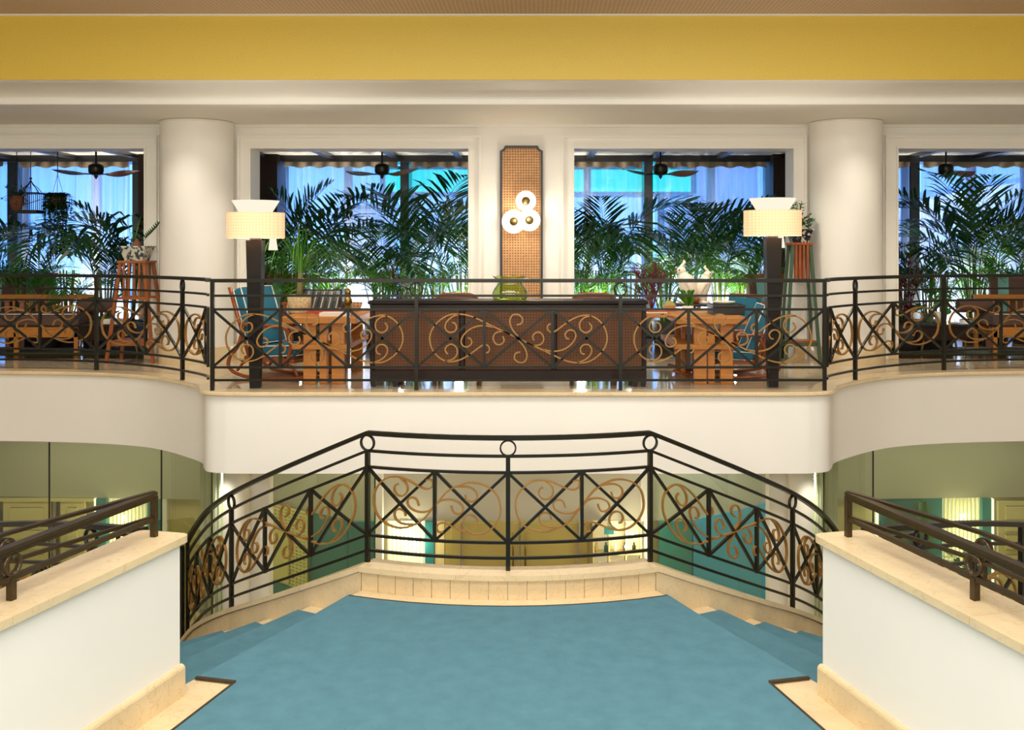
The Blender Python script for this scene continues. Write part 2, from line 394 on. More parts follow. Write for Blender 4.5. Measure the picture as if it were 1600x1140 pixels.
# ------------------------------------------------------------------ plan curves
# gallery slab edge (right half, mirrored): straight front, rounded corner, recess sweeping back
EDGE_R = [(0,9.50),(1.4,9.50),(2.52,9.50),(2.79,9.525),(2.95,9.61),(3.045,9.79),(3.12,9.98),(3.31,10.21),(3.69,10.58),(4.07,10.82),(4.65,11.0),(5.6,11.12),(6.8,11.14),(8.7,11.14)]
def edge_path(off=0.0, n=5):
    """gallery edge from left end to right end, moved off metres back from the well"""
    R = spline([(x,y,0) for x,y in EDGE_R], n)
    L = [Vector((-p.x,p.y,0)) for p in reversed(R)][:-1]
    P = L+R; out = []
    for i, p in enumerate(P):
        t = (P[min(i+1,len(P)-1)]-P[max(i-1,0)]).normalized(); nrm = Vector((-t.y, t.x, 0))   # left of travel = back into the gallery
        out.append(p+nrm*off)
    return out
def yedge(x):
    P = edge_path(); x = abs(x)
    pts = [p for p in P if p.x >= 0]
    for a, b in zip(pts, pts[1:]):
        if a.x <= x <= b.x and b.x > a.x: return a.y+(b.y-a.y)*(x-a.x)/(b.x-a.x)
    return pts[-1].y
_E = [p for p in edge_path() if p.x >= 0]

# stair rail line, right half: u counts rail cells from the centre (0..9), P(u) plan point, Z(u) curb height
DX = -0.04
_AB = [(2.845,9.60),(3.085,9.97),(3.275,10.25),(3.42,10.50)]
P0 = [(0,7.97),(0.575,8.025),(1.13,8.19)]
_hd = [27,36,45]; _ln = [.575,.58,.58]
for h, l in zip(_hd, _ln):
    q = P0[-1]; P0.append((q[0]+l*math.cos(math.radians(h)), q[1]+l*math.sin(math.radians(h))))
def stair_pt(u, side=1, off=0.0):
    """plan point at rail cell u (0..9); off metres outwards, towards the landing"""
    def raw(v):
        v = max(-1.0, min(len(P0)-1.0, v)); sgn = 1
        pts = [(-P0[1][0],P0[1][1])]+P0+[(2*P0[-1][0]-P0[-2][0], 2*P0[-1][1]-P0[-2][1])]
        i = int(math.floor(v)); i = min(i, len(P0)-2); t = v-i
        a = Vector((*pts[max(i,0)],0)) if i >= 0 else Vector((-P0[2][0],P0[2][1],0)); b = Vector((*pts[i+1],0)); c = Vector((*pts[i+2],0)); d = Vector((*pts[i+3],0)) if i+3 < len(pts) else c*2-b
        return 0.5*((2*b)+(c-a)*t+(2*a-5*b+4*c-d)*t*t+(3*b-a-3*c+d)*t**3)
    p = raw(u); t = (raw(u+0.05)-raw(u-0.05)).normalized()
    nrm = Vector((t.y, -t.x, 0))          # towards the landing / outer side
    q = p+nrm*off
    return Vector((q.x*side+DX, q.y, 0)), Vector((nrm.x*side, nrm.y, 0))
P0 += _AB
SLOPE = 0.243
def stair_z(u): return -1.17-SLOPE*max(0.0, u-2.0)
ZL, ZLOW = -1.37, -3.30               # landing floor, lower hall floor

# ------------------------------------------------------------------ room shell
struct('floor', MB().box(-9,9,-3,17,ZLOW-0.1,ZLOW), M['marble_f'], 'polished marble floor of the lower hall', 'floor')
struct('wall_left', MB().box(-9.1,-8.8,-3,15.6,ZLOW,3.7), M['cream'], 'plain cream side wall, left end of the hall', 'wall')
struct('wall_right', MB().box(8.8,9.1,-3,15.6,ZLOW,3.7), M['cream'], 'plain cream side wall, right end of the hall', 'wall')
struct('wall_rear', MB().box(-9,9,-3.2,-3,ZLOW,3.7), M['cream'], 'plain cream wall behind the viewer', 'wall')
ceil = struct('ceiling', MB().box(-9,9,-3.2,9.95,3.608,3.75), M['grass'], 'brown grasscloth ceiling above the stair well', 'ceiling')
# gallery ceiling, mustard beam and coved cornice
struct('ceiling_gallery', MB().box(-9,9,10.55,12.8,2.82,3.75), M['cream'], 'low cream ceiling over the gallery', 'ceiling')
struct('beam', MB().box(-9,9,9.95,10.6,2.97,3.75), M['beam'], 'wide mustard yellow beam face above the cornice', 'beam')
def xprofile(prof, x0=-9, x1=9):
    mb = MB(); n = len(prof)
    vs = [(x0,y,z) for y,z in prof]+[(x1,y,z) for y,z in prof]
    return mb.add(vs, [(i,(i+1)%n,n+(i+1)%n,n+i) for i in range(n)]+[tuple(reversed(range(n))), tuple(range(n,2*n))])
cove = [(10.58,2.862)]
for k in range(9):
    a = PI/2*k/8; cove.append((10.05+0.50*math.cos(a), 2.868+0.095*math.sin(a)))
cor = thing('trim_1', 'white coved cornice running under the mustard beam', 'cornice'); cor['kind'] = 'structure'
part('cove', xprofile(cove+[(10.05,2.985),(10.6,2.985)]), M['white'], cor, True)
part('fillet', xprofile([(10.56,2.815),(10.56,2.858),(10.62,2.858),(10.62,2.815)]), M['white'], cor, True)
part('fillet', xprofile([(9.975,2.966),(9.965,2.972),(9.965,3.012),(9.975,3.018),(10.05,3.018),(10.05,2.966)]), M['white'], cor, True)
part('bead', xprofile([(9.93,3.592),(9.93,3.606),(9.96,3.606),(9.96,3.592)]), M['white'], cor, True)

# gallery back wall with four openings
OP = [(-7.95,-4.545),(-3.263,-0.644),(0.630,3.269),(4.530,7.95)]
YW0, YW1, ZT = 12.36, 12.73, 2.53
wb = MB(); xs = [-9.0]+[v for o in OP for v in o]+[9.0]
for a, b in zip(xs[0::2], xs[1::2]): wb.box(a,b,YW0,YW1,-0.02,ZT)
wb.box(-9,9,YW0,YW1,ZT,2.9)
struct('wall_back', wb, M['cream'], 'cream gallery wall with four wide openings', 'wall')
k = 1
for (a, b) in OP:
    k += 1
    t = thing('trim_%d' % k, ['stepped white casing around the far left opening','stepped white casing around the opening behind the left lamp','stepped white casing around the opening behind the right lamp','stepped white casing around the far right opening'][k-2], 'casing'); t['kind'] = 'structure'
    for (w0, w1, d) in ((0.0,0.022,0.050),(0.022,0.128,0.030),(0.128,0.158,0.062),(0.158,0.172,0.020)):
        y0 = YW0-d
        part('jamb_casing', MB().box(a-w1,a-w0,y0,YW0,0,ZT+w1), M['trim'], t, True)
        part('jamb_casing', MB().box(b+w0,b+w1,y0,YW0,0,ZT+w1), M['trim'], t, True)
        part('head_casing', MB().box(a-w0,b+w0,y0,YW0,ZT+w0,ZT+w1), M['trim'], t, True)
# thin panel lines beside the central panel and ceiling bead
t = thing('trim_6', 'thin white bead along the gallery wall top', 'bead'); t['kind'] = 'structure'
part('bead', MB().box(-9,9,12.33,12.36,2.79,2.82), M['trim'], t, True)
# marble skirting along the gallery wall
sk = thing('baseboard_back', 'tan marble skirting along the gallery wall piers', 'skirting'); sk['kind'] = 'structure'
for (a, b) in ((-4.545,-3.263),(-0.644,0.630),(3.269,4.53)):
    n = 2
    for i in range(n):
        part('tile', MB().bbox(a+(b-a)*i/n+0.002, a+(b-a)*(i+1)/n-0.002, 12.30, 12.359, 0, 0.19, 0.004), M['marble'], sk, True)
# round columns on the gallery
for s, lb in ((-1,'round cream column between the two left openings'),(1,'round cream column between the two right openings')):
    c = thing('column', lb, 'column', (3.84*s, 12.12, 0)); c['kind'] = 'structure'
    part('shaft', MB().lathe([(0.415,0.19),(0.415,2.80)], 40), M['cream'], c)
    part('collar', MB().lathe([(0.415,2.795),(0.43,2.797),(0.43,2.812),(0.415,2.818)], 40), M['trim'], c)
    part('base', MB().lathe([(0.0,0.19),(0.44,0.19),(0.445,0.18),(0.445,0.0)], 40), M['marble'], c)

# ------------------------------------------------------------------ gallery slab, fascia, nosing, tiles
fp = edge_path(0.04, 8)
slab = MB().prism_smooth([(p.x,p.y) for p in fp]+[(8.8,12.8),(-8.8,12.8)], -0.765, -0.045)
struct('balcony_slab', slab, M['cream'], 'cream gallery front with a straight middle and curved sides', 'balcony')
flo = struct('floor_gallery', MB().prism([(p.x,p.y) for p in edge_path(0.06)]+[(8.8,12.8),(-8.8,12.8)], -0.045, -0.004), M['marble_f'], 'polished beige marble floor of the gallery', 'floor')
# polished floor tiles, clipped by the nosing
T = 0.62
for iy in range(6):
    y0, y1 = 9.30+iy*T, 9.30+(iy+1)*T
    if y1 > 12.36: y1 = 12.36
    for ix in range(-11, 11):
        x0, x1 = ix*T+0.002, (ix+1)*T-0.002
        lo = []
        for q in range(7):
            x = x0+(x1-x0)*q/6; lo.append((x, max(y0+0.002, yedge(x)+0.22)))
        if all(y >= y1-0.03 for x, y in lo): continue
        lo = [(x, min(y, y1-0.003)) for x, y in lo]
        poly = lo+[(x1,y1-0.002),(x0,y1-0.002)]
        part('tile', MB().prism(poly, -0.004, 0.0), M['marble_f'], flo, True)
# nosing: marble edge pieces along the slab
ns = thing('trim_7', 'cream marble nosing along the gallery edge', 'nosing'); ns['kind'] = 'structure'
ep = edge_path(0.0, 6); m = len(ep); step = 6; i = 0
while i < m-1:
    j = min(i+step, m-1)
    seg = []
    for q in range(i, j+1):
        t = (ep[min(q+1,m-1)]-ep[max(q-1,0)]).normalized(); nn = Vector((-t.y,t.x,0)); seg.append((ep[q], nn))
    prof = [(0.0,-0.040),(-0.012,-0.030),(-0.012,-0.010),(0.0,0.0),(0.21,0.001),(0.21,-0.040)]
    mb = MB(); vs = []
    for p, nn in seg:
        for (o, z) in prof: vs.append((p.x+nn.x*o, p.y+nn.y*o, z))
    L = len(prof); fs = []
    for q in range(len(seg)-1):
        for r in range(L): fs.append((q*L+r, (q+1)*L+r, (q+1)*L+(r+1)%L, q*L+(r+1)%L))
    fs += [tuple(range(L)), tuple((len(seg)-1)*L+r for r in reversed(range(L)))]
    part('nosing_piece', mb.add(vs, fs), M['marble'], ns, True); i = j

# ------------------------------------------------------------------ landing
def landing_poly(off_front, side_in, end_in=0.0):
    """landing outline: front curve moved off_front from the rail, radial flight edges, flared parapet sides moved side_in inwards"""
    pts = [stair_pt(u, -1, off_front)[0] for u in (2.0,1.6,1.2,0.8,0.4)]+[stair_pt(u, 1, off_front)[0] for u in (0,0.4,0.8,1.2,1.6,2.0)]
    return [(p.x,p.y) for p in pts]
PAR_A = Vector((-1.95,6.20,0)); PAR_D = Vector((-0.262,-1.0,0))      # inner base line of the left parapet, running towards the viewer
def par_pt(t, off=0.0, s=-1):
    n = Vector((-1.0,0.262,0)).normalized()
    p = PAR_A+PAR_D*t+n*off
    return Vector((p.x if s < 0 else -p.x-0.06, p.y, 0))
front = landing_poly(0.09, 0)
TEND = 8.6
lp = [(par_pt(TEND,0,-1).x,par_pt(TEND).y),(par_pt(0,0,-1).x,par_pt(0).y)]+front+[(par_pt(0,0,1).x,par_pt(0).y),(par_pt(TEND,0,1).x,par_pt(TEND).y)]
lp[1] = (-2.0, 6.36); lp[-2] = (1.94, 6.36)
struct('floor_landing', MB().prism(lp, ZL-0.30, ZL), M['marble'], 'cream marble border of the stair landing', 'floor')
struct('wall_below_landing', MB().prism([(x*0.93,y-0.15 if y>5 else y) for x,y in lp], ZLOW, ZL-0.30), M['cream'], 'cream wall carrying the landing', 'wall')
cp = landing_poly(0.27, 0)
RIGHTX = lambda p: (-p[0]-0.06, p[1])
Lc = [(-1.40,7.87),(-1.955,6.47),(-1.72,6.385)]
stripe_far = par_pt(8.2, -0.245)
left_side = [(-1.72,6.385),(-1.70,6.36)]
sideL = [(par_pt(t,-0.245).x, par_pt(t).y+0.064) for t in (0.0,)]
carp = [(par_pt(8.2,-0.245).x, par_pt(8.2,-0.245).y),(-1.69,6.36),(-1.955,6.43)]+cp+[(1.895,6.43),(1.63,6.36),(-par_pt(8.2,-0.245).x-0.06, par_pt(8.2,-0.245).y)]
cr = thing('carpet', 'wide teal carpet covering the stair landing', 'carpet', (0,6,ZL))
part('carpet_pile', MB().prism(carp, ZL, ZL+0.014), M['carpet'], cr, True)
part('binding', MB().sweep([(*carp[0],ZL+0.008),(*carp[1],ZL+0.008)], 0.007, 0.010, Vector((1,0,0))), M['binding'], cr, True, 'dark brown binding edge')
part('binding', MB().sweep([(*carp[-1],ZL+0.008),(*carp[-2],ZL+0.008)], 0.007, 0.010, Vector((1,0,0))), M['binding'], cr, True, 'dark brown binding edge')
part('binding', MB().sweep([(*carp[1],ZL+0.014),(*carp[2],ZL+0.012)], 0.013, 0.007, Vector((0,1,0))), M['binding'], cr, True, 'frayed dark binding end')
part('binding', MB().sweep([(*carp[-2],ZL+0.014),(*carp[-3],ZL+0.012)], 0.013, 0.007, Vector((0,1,0))), M['binding'], cr, True, 'frayed dark binding end')
part('binding', MB().sweep([(x,y+0.004,ZL+0.009) for x,y in cp], 0.005, 0.008, Vector((0,1,0))), M['binding'], cr, True, 'thin dark front binding')

# flights: marble steps with carpet treads, left and right of the landing
NST = 8; DU = 0.83; RIS = 0.202
for s, lab in ((-1,'left'),(1,'right')):
    st = thing('stair_flight', 'cream marble stair flight curving down on the %s of the landing' % lab, 'stairs', tuple(stair_pt(2.0,s,1.0)[0])); st['kind'] = 'structure'
    sc_ = thing('stair_carpet', 'teal carpet runner on the curved %s stair flight' % lab, 'carpet', tuple(stair_pt(2.0,s,1.0)[0]))
    for kx in range(NST):
        u0 = 2.02+DU*kx; u1 = u0+DU
        if u1 > 8.0: u1 = 8.0
        z = ZL-RIS*(kx+1)
        us = [u0+(u1-u0)*q/3 for q in range(4)]
        inn = [stair_pt(u,s,0.09)[0] for u in us]; out = [stair_pt(u,s,1.93)[0] for u in us]
        poly = [(p.x,p.y) for p in inn]+[(p.x,p.y) for p in reversed(out)]
        if s < 0: poly = poly[::-1]
        part('step', MB().prism(poly, max(ZLOW+.001, z-0.28), z), M['marble'], st, True)
        inn = [stair_pt(u,s,0.235)[0] for u in [u0]+us[1:]]; out = [stair_pt(u,s,1.90)[0] for u in us]
        poly = [(p.x,p.y) for p in inn]+[(p.x,p.y) for p in reversed(out)]
        if s < 0: poly = poly[::-1]
        mb = MB().prism(poly, z, z+0.014)
        # riser strip with rounded nosing above this tread
        a0, a1 = stair_pt(u0-0.02,s,0.235)[0], stair_pt(u0-0.02,s,1.90)[0]
        b0, b1 = stair_pt(u0+0.025,s,0.235)[0], stair_pt(u0+0.025,s,1.90)[0]
        rz = [(a0,a1,z+RIS+0.0141),(b0,b1,z+RIS+0.008),(b0,b1,z+RIS-0.02),(stair_pt(u0+0.01,s,0.235)[0],stair_pt(u0+0.01,s,1.90)[0],z+RIS-0.03),(stair_pt(u0+0.01,s,0.235)[0],stair_pt(u0+0.01,s,1.90)[0],z)]
        vs = []
        for (p, q, zz) in rz: vs += [(p.x,p.y,zz),(q.x,q.y,zz)]
        mb.add(vs, [(2*i,2*i+1,2*i+3,2*i+2) for i in range(4)])
        part('carpet_tread', mb, M['carpet'], sc_, True)
    a = stair_pt(8.0,s,0.09)[0]; b = stair_pt(8.0,s,1.93)[0]; d = Vector((0.30*s,0.36,0)); e = Vector((0.62*s,0.80,0))
    poly = [(a.x,a.y),(a.x+d.x*.12,a.y+d.y*.12),((a.x+b.x)/2+d.x,(a.y+b.y)/2+d.y),(b.x+e.x,b.y+e.y),(b.x,b.y)]
    if s < 0: poly = poly[::-1]
    part('foot_landing', MB().prism(poly, ZLOW+.001, ZL-RIS*8), M['marble'], st, True)
# marble curb carrying the stair rail: wall, face slabs/tiles and cap
def ribbon(us, s, oin, oout, zt, zb):
    vs = []; n = len(us)
    for u in us:
        a = stair_pt(u,s,oin)[0]; b = stair_pt(u,s,oout)[0]
        vs += [(a.x,a.y,zb(u)),(b.x,b.y,zb(u)),(b.x,b.y,zt(u)),(a.x,a.y,zt(u))]
    fs = []
    for i in range(n-1):
        for r in range(4): fs.append((i*4+r, (i+1)*4+r, (i+1)*4+(r+1)%4, i*4+(r+1)%4))
    fs += [(0,1,2,3), tuple((n-1)*4+r for r in (3,2,1,0))]
    return MB().add(vs, fs)
def both(u0, u1, n): return [u0+(u1-u0)*i/n for i in range(n+1)]
cw = thing('wall_curb', 'low marble curb wall under the stair railing', 'curb', (0,8,ZL)); cw['kind'] = 'structure'
for s in (-1,1):
    part('core', ribbon(both(0,8,36), s, -0.09, 0.075, lambda u: stair_z(u)-0.045, lambda u: ZLOW), M['cream'], cw, True)
    # front tiles
    nt_ = 8
    for i in range(nt_):
        a, b = 2.0*i/nt_+0.004, 2.0*(i+1)/nt_-0.004
        part('tile', ribbon([a,(a+b)/2,b], s, 0.07, 0.092+random.uniform(-.0012,.0012), lambda u: -1.215, lambda u: ZL-0.02), M['marble'], cw, True)
    for i in range(4):
        a, b = 2.01+1.495*i, 2.01+1.495*(i+1)-0.006
        part('tile', ribbon(both(a,b,5), s, 0.07, 0.092, lambda u: stair_z(u)-0.052, lambda u: max(ZLOW+.002, stair_z(u)-0.75)), M['marble'], cw, True)
    for i in range(3):
        a, b = 2.0*i/3, 2.0*(i+1)/3-0.002
        part('cap', ribbon(both(a,b,4), s, -0.10, 0.135, lambda u: stair_z(u), lambda u: stair_z(u)-0.042), M['marble'], cw, True)
    for i in range(4):
        a, b = 2.0+1.5*i, 2.0+1.5*(i+1)-0.003
        part('cap', ribbon(both(a,b,6), s, -0.10, 0.115, lambda u: stair_z(u), lambda u: stair_z(u)-0.042), M['marble'], cw, True)

# ------------------------------------------------------------------ parapets flanking the landing
for s, lab in ((-1,'left'),(1,'right')):
    def q(t, off): p = par_pt(t, off, s); return (p.x, p.y)
    order = lambda P: P if s > 0 else P
    pw = struct('wall_parapet', MB().prism([q(0,0.03),q(0,0.30),q(TEND,0.30),q(TEND,0.03)], ZL-0.30, -0.445), M['white'], 'white parapet wall on the %s of the landing' % lab, 'parapet')
    # skirting with rounded top
    prof = [(0.03,0.0),(0.0,0.0),(0.0,0.165),(0.006,0.178),(0.016,0.185),(0.03,0.188)]
    vs = []; 
    for t in (-0.012, TEND):
        for (o, z) in prof: p = par_pt(t,o,s); vs.append((p.x,p.y,ZL+z))
    n = len(prof)
    part('skirting', MB().add(vs, [(i,(i+1)%n,n+(i+1)%n,n+i) for i in range(n)]+[tuple(range(n)),tuple(reversed(range(n,2*n)))]), M['marble'], pw, True, 'cream marble skirting with rounded top')
    # cap in three slabs with a rounded far end
    cuts = [(-0.05,1.35),(1.353,2.9),(2.903,TEND)]
    for ci, (t0, t1) in enumerate(cuts):
        if ci == 0:
            pts = [q(t1,0.0-0.012)]+[q(t0+0.05-0.05*math.sin(a), 0.038-0.05*math.cos(a)) for a in (0,PI/6,PI/3,PI/2)]+[q(t0+0.05-0.05*math.cos(a),0.292+0.05*math.sin(a)) for a in (0,PI/6,PI/3,PI/2)]+[q(t1,0.342)]
        else: pts = [q(t1,-0.012),q(t0,-0.012),q(t0,0.342),q(t1,0.342)]
        if s > 0: pts = pts[::-1]
        part('cap', MB().prism(pts, -0.445, -0.402), M['marble'], pw, True, 'cream marble cap slab')
# ------------------------------------------------------------------ wrought railings
H_TOP, H2, H3, H4, H5 = 1.03, 0.888, 0.760, 0.216, 0.096
def rot_pat(strokes, cx): return strokes+[[(2*cx-x, 1-y) for x, y in st] for st in strokes]
_p3 = [
 [(690,455),(560,395),(430,335),(340,317),(260,325),(190,370),(145,430),(133,490),(150,555),(195,610),(260,640),(330,632),(390,605),(450,562),(500,528),(530,528),(547,550),(540,575),(522,580)],
 [(340,317),(290,335),(250,370),(240,410),(262,438),(298,438),(318,412),(310,382),(288,374)],
 [(240,637),(290,625),(322,590),(318,545),(285,522),(252,535),(240,562),(258,590)],
 [(575,405),(500,395),(430,410),(375,450),(350,500),(365,535),(400,538),(424,512),(415,485),(395,478)],
 [(690,455),(640,435),(590,445),(572,480),(590,518),(622,524),(648,500),(640,468)],
 [(745,468),(705,420),(688,365),(705,325),(745,320),(775,345),(768,380),(735,390)],
 [(690,455),(747,482)],
]
PAT3 = rot_pat([[((x-40)/471.7, (680-y)/395) for x, y in st] for st in _p3], 1.5)
_p2 = [
 [(1030,490),(1000,535),(965,575),(920,605),(860,628),(800,628),(740,605),(695,560),(678,500),(680,440),(710,385),(760,345),(820,335),(880,350),(940,380),(985,395),(1015,385),(1025,360),(1010,340),(985,345)],
 [(830,335),(870,370),(878,410),(855,442),(820,440),(800,410),(810,382),(825,378)],
 [(920,605),(850,605),(810,580),(803,545),(825,522),(858,530),(868,560)],
 [(1030,497),(990,525),(935,528),(890,505),(878,470),(900,450),(930,458),(944,495)],
]
PAT2 = rot_pat([[((x-636)/398.5, (690-y)/400) for x, y in st] for st in _p2], 1.0)

def railing(name, label, P, verts, u0, u1, bays, top_ext=0.0, group=None, braces=True, hand=(0.024,0.017), ends=True, heights=None, rpost=0.017):
    """P(u) -> (plan point, plan normal, base z).  verts: {u: 'post'|'ring'|'upright'}.  bays: [(ua, ub, pattern, mirrored)]"""
    p0, n0, z0 = P((u0+u1)/2)
    root = thing(name, label, 'railing', (p0.x, p0.y, z0), 0, group)
    hs = heights or (H_TOP, H2, H3, H4, H5)
    N = max(2, int((u1-u0)*8))
    def line(h, a=u0, b=u1, n=N):
        us = [a+(b-a)*i/n for i in range(n+1)]; R = [P(u) for u in us]
        return [Vector((r[0].x, r[0].y, r[2]+h)) for r in R], [r[1] for r in R]
    pts, nr = line(hs[0], u0-top_ext, u1+top_ext); part('top_rail', MB().sweep(pts, hand[0], hand[1], nr), M['iron'], root, True)
    for h in hs[1:]:
        pts, nr = line(h); part('rail', MB().sweep(pts, 0.011, 0.011, nr), M['iron'], root, True)
    for u, kind in verts.items():
        p, n, z = P(u); t = Vector((-n.y, n.x, 0))
        if kind == 'upright':
            part('upright', MB().sweep([(p.x,p.y,z+hs[3]-0.01),(p.x,p.y,z+hs[2]+0.01)], 0.014, 0.014, n), M['iron'], root, True)
        else:
            top = hs[1]+0.008 if kind == 'ring' else hs[0]
            part('post', MB().sweep([(p.x,p.y,z),(p.x,p.y,z+top)], rpost, rpost, n), M['iron'], root, True)
        if kind in ('ring','ringonly'):
            c = Vector((p.x,p.y,z+(hs[0]-hand[1]+hs[1])/2)); r = (hs[0]-hand[1]-hs[1])/2-0.003
            ring = [c+t*r*math.cos(2*PI*i/20)+Vector((0,0,r*math.sin(2*PI*i/20))) for i in range(20)]
            part('ring', MB().sweep(ring, 0.012, 0.006, [n]*20, closed=True, smooth=True), M['iron'], root, True)
    if braces:
        us = sorted(verts)
        for a, b in zip(us, us[1:]):
            for (ha, hb) in ((hs[3],hs[2]),(hs[2],hs[3])):
                R = [(P(a+(b-a)*i/4), ha+(hb-ha)*i/4) for i in range(5)]
                part('brace', MB().sweep([(r[0].x,r[0].y,r[2]+h) for r, h in R], 0.011, 0.011, [r[1] for r, h in R]), M['iron'], root, True)
    for (ua, ub, pat, mir) in bays:
        nc = 3 if pat is PAT3 else 2
        mb = MB()
        for st in pat:
            pp = []; nn = []
            for q in spline([(x,y,0) for x, y in st], 4):
                x = nc-q.x if mir else q.x
                u = ua+(ub-ua)*x/nc
                if u < u0 or u > u1: continue
                p, n, z = P(u); pp.append(p+n*0.0+Vector((0,0,z+hs[3]+q.y*(hs[2]-hs[3])))); nn.append(n)
            if len(pp) > 2: mb.sweep(pp, 0.011, 0.0065, nn, smooth=False)
        o = part('scroll', mb, M['bronze'], root, True, 'bronze painted scrollwork'); 
    return root

# straight gallery railing, three bays of three cells
XA, XB = -2.865, 2.885
cwid = (XB-XA)/9
def Pst(u): return Vector((XA+cwid*u, 9.62, 0)), Vector((0,-1,0)), 0.0
railing('balcony_railing', 'straight black iron railing along the middle of the gallery edge', Pst,
        {0:'post',1:'upright',2:'upright',3:'ring',4:'upright',5:'upright',6:'ring',7:'upright',8:'upright',9:'post'}, 0, 9,
        [(0,3,PAT3,False),(3,6,PAT3,False),(6,9,PAT3,False)], top_ext=0.02, group=None)
# curved gallery railings
CV = [(-2.945,9.74),(-3.035,9.96),(-3.41,10.38),(-3.95,10.82),(-4.63,11.19),(-5.33,11.36),(-6.02,11.40),(-6.72,11.40),(-7.42,11.40),(-8.1,11.40)]
def curveP(s):
    pts = [Vector((x*-s if s > 0 else x, y, 0)) for x, y in CV]
    def P(u):
        u = max(0.0, min(len(pts)-1.001, u)); i = int(u); t = u-i
        b, c = pts[i], pts[i+1]; a = pts[i-1] if i else b*2-c; d = pts[i+2] if i+2 < len(pts) else c*2-b
        p = 0.5*((2*b)+(c-a)*t+(2*a-5*b+4*c-d)*t*t+(3*b-a-3*c+d)*t**3)
        dv = 0.5*((c-a)+(2*a-5*b+4*c-d)*2*t+(3*b-a-3*c+d)*3*t*t).normalized()
        n = Vector((dv.y,-dv.x,0)); n = n if n.y < 0 else -n
        return p, n, 0.0
    return P
for s, lab in ((-1,'curved black iron railing sweeping back from the left end of the straight one'),(1,'curved black iron railing sweeping back from the right end of the straight one')):
    railing('balcony_railing', lab, curveP(s), {0:'upright',1:'upright',2:'ring',3:'upright',4:'post',5:'upright',6:'ring',7:'upright',8:'post',9:'upright'}, 0.0, 9.0,
            [(0,2,PAT2,False),(2,4,PAT2,True),(4,6,PAT2,False),(6,8,PAT2,True)])
# stair railing: one rail over the landing and down both flights
def Pstair(u):
    s = 1 if u >= 0 else -1
    p, n = stair_pt(abs(u), s); return p, n, stair_z(abs(u))
vt = {}
for k in range(-9, 10):
    vt[k] = 'ring' if k in (-2,0,2,-5,5) else ('post' if abs(k) == 8 else 'upright')
railing('stair_railing', 'black iron railing round the stair well with bronze scrolls, over landing and flights', Pstair, vt, -8.0, 8.0,
        [(-8,-5,PAT3,True),(-5,-2,PAT3,False),(-2,0,PAT2,False),(0,2,PAT2,False),(2,5,PAT3,True),(5,8,PAT3,False)]) if False else None
vt = {k: v for k, v in vt.items() if abs(k) <= 8}
railing('stair_railing', 'black iron railing bowed round the stair well above the teal carpet', Pstair, vt, -8.0, 8.0,
        [(-8,-5,PAT3,True),(-5,-2,PAT3,False),(-2,0,PAT2,False),(0,2,PAT2,False),(2,5,PAT3,True),(5,8,PAT3,False)])
# outer railings of the flights, seen over the parapets
OUT = [(-2.30,6.50,-1.48),(-2.75,6.74,-1.52),(-3.25,7.10,-1.60),(-3.75,7.45,-1.70),(-4.25,7.80,-1.80),(-4.8,8.12,-1.92),(-5.4,8.4,-2.05)]
def outP(s):
    pts = [Vector((x if s < 0 else -x-0.04, y, z)) for x, y, z in OUT]
    def P(u):
        u = max(0.0, min(len(pts)-1.001, u)); i = int(u); t = u-i
        b, c = pts[i], pts[i+1]; a = pts[i-1] if i else b*2-c; d = pts[i+2] if i+2 < len(pts) else c*2-b
        p = 0.5*((2*b)+(c-a)*t+(2*a-5*b+4*c-d)*t*t+(3*b-a-3*c+d)*t**3)
        dv = ((c-a)*0.5); dv.z = 0; dv.normalize(); n = Vector((dv.y,-dv.x,0)); n = n if n.y < 0 else -n
        return Vector((p.x,p.y,0)), n, p.z
    return P
for s, lab in ((-1,'outer black iron railing of the left stair flight, beyond the parapet'),(1,'outer black iron railing of the right stair flight, beyond the parapet')):
    P = outP(s)
    railing('stair_railing', lab, P, {0:'upright',1:'ring',2:'upright',3:'post',4:'upright',5:'ring',6:'upright'}, 0.0, 6.0, [(1,3,PAT2,False),(3,5,PAT2,True)])
    us = [6*i/18 for i in range(19)]
    c = thing('wall_curb', 'low marble capped curb under the outer %s flight railing' % ('left' if s < 0 else 'right'), 'curb', tuple(P(3)[0])); c['kind'] = 'structure'
    def rb(zt, zb, a, b):
        vs = []; n = len(us)
        for u in us:
            p, nr, z = P(u); p1 = p-nr*a; p2 = p-nr*b
            vs += [(p1.x,p1.y,zb(z)),(p2.x,p2.y,zb(z)),(p2.x,p2.y,zt(z)),(p1.x,p1.y,zt(z))]
        fs = [(i*4+r,(i+1)*4+r,(i+1)*4+(r+1)%4,i*4+(r+1)%4) for i in range(n-1) for r in range(4)]+[(0,1,2,3),tuple((n-1)*4+r for r in (3,2,1,0))]
        return MB().add(vs, fs)
    part('core', rb(lambda z: z-0.042, lambda z: z-1.2, -0.09, 0.09), M['cream'], c, True)
    part('cap', rb(lambda z: z, lambda z: z-0.042, -0.12, 0.12), M['marble'], c, True)
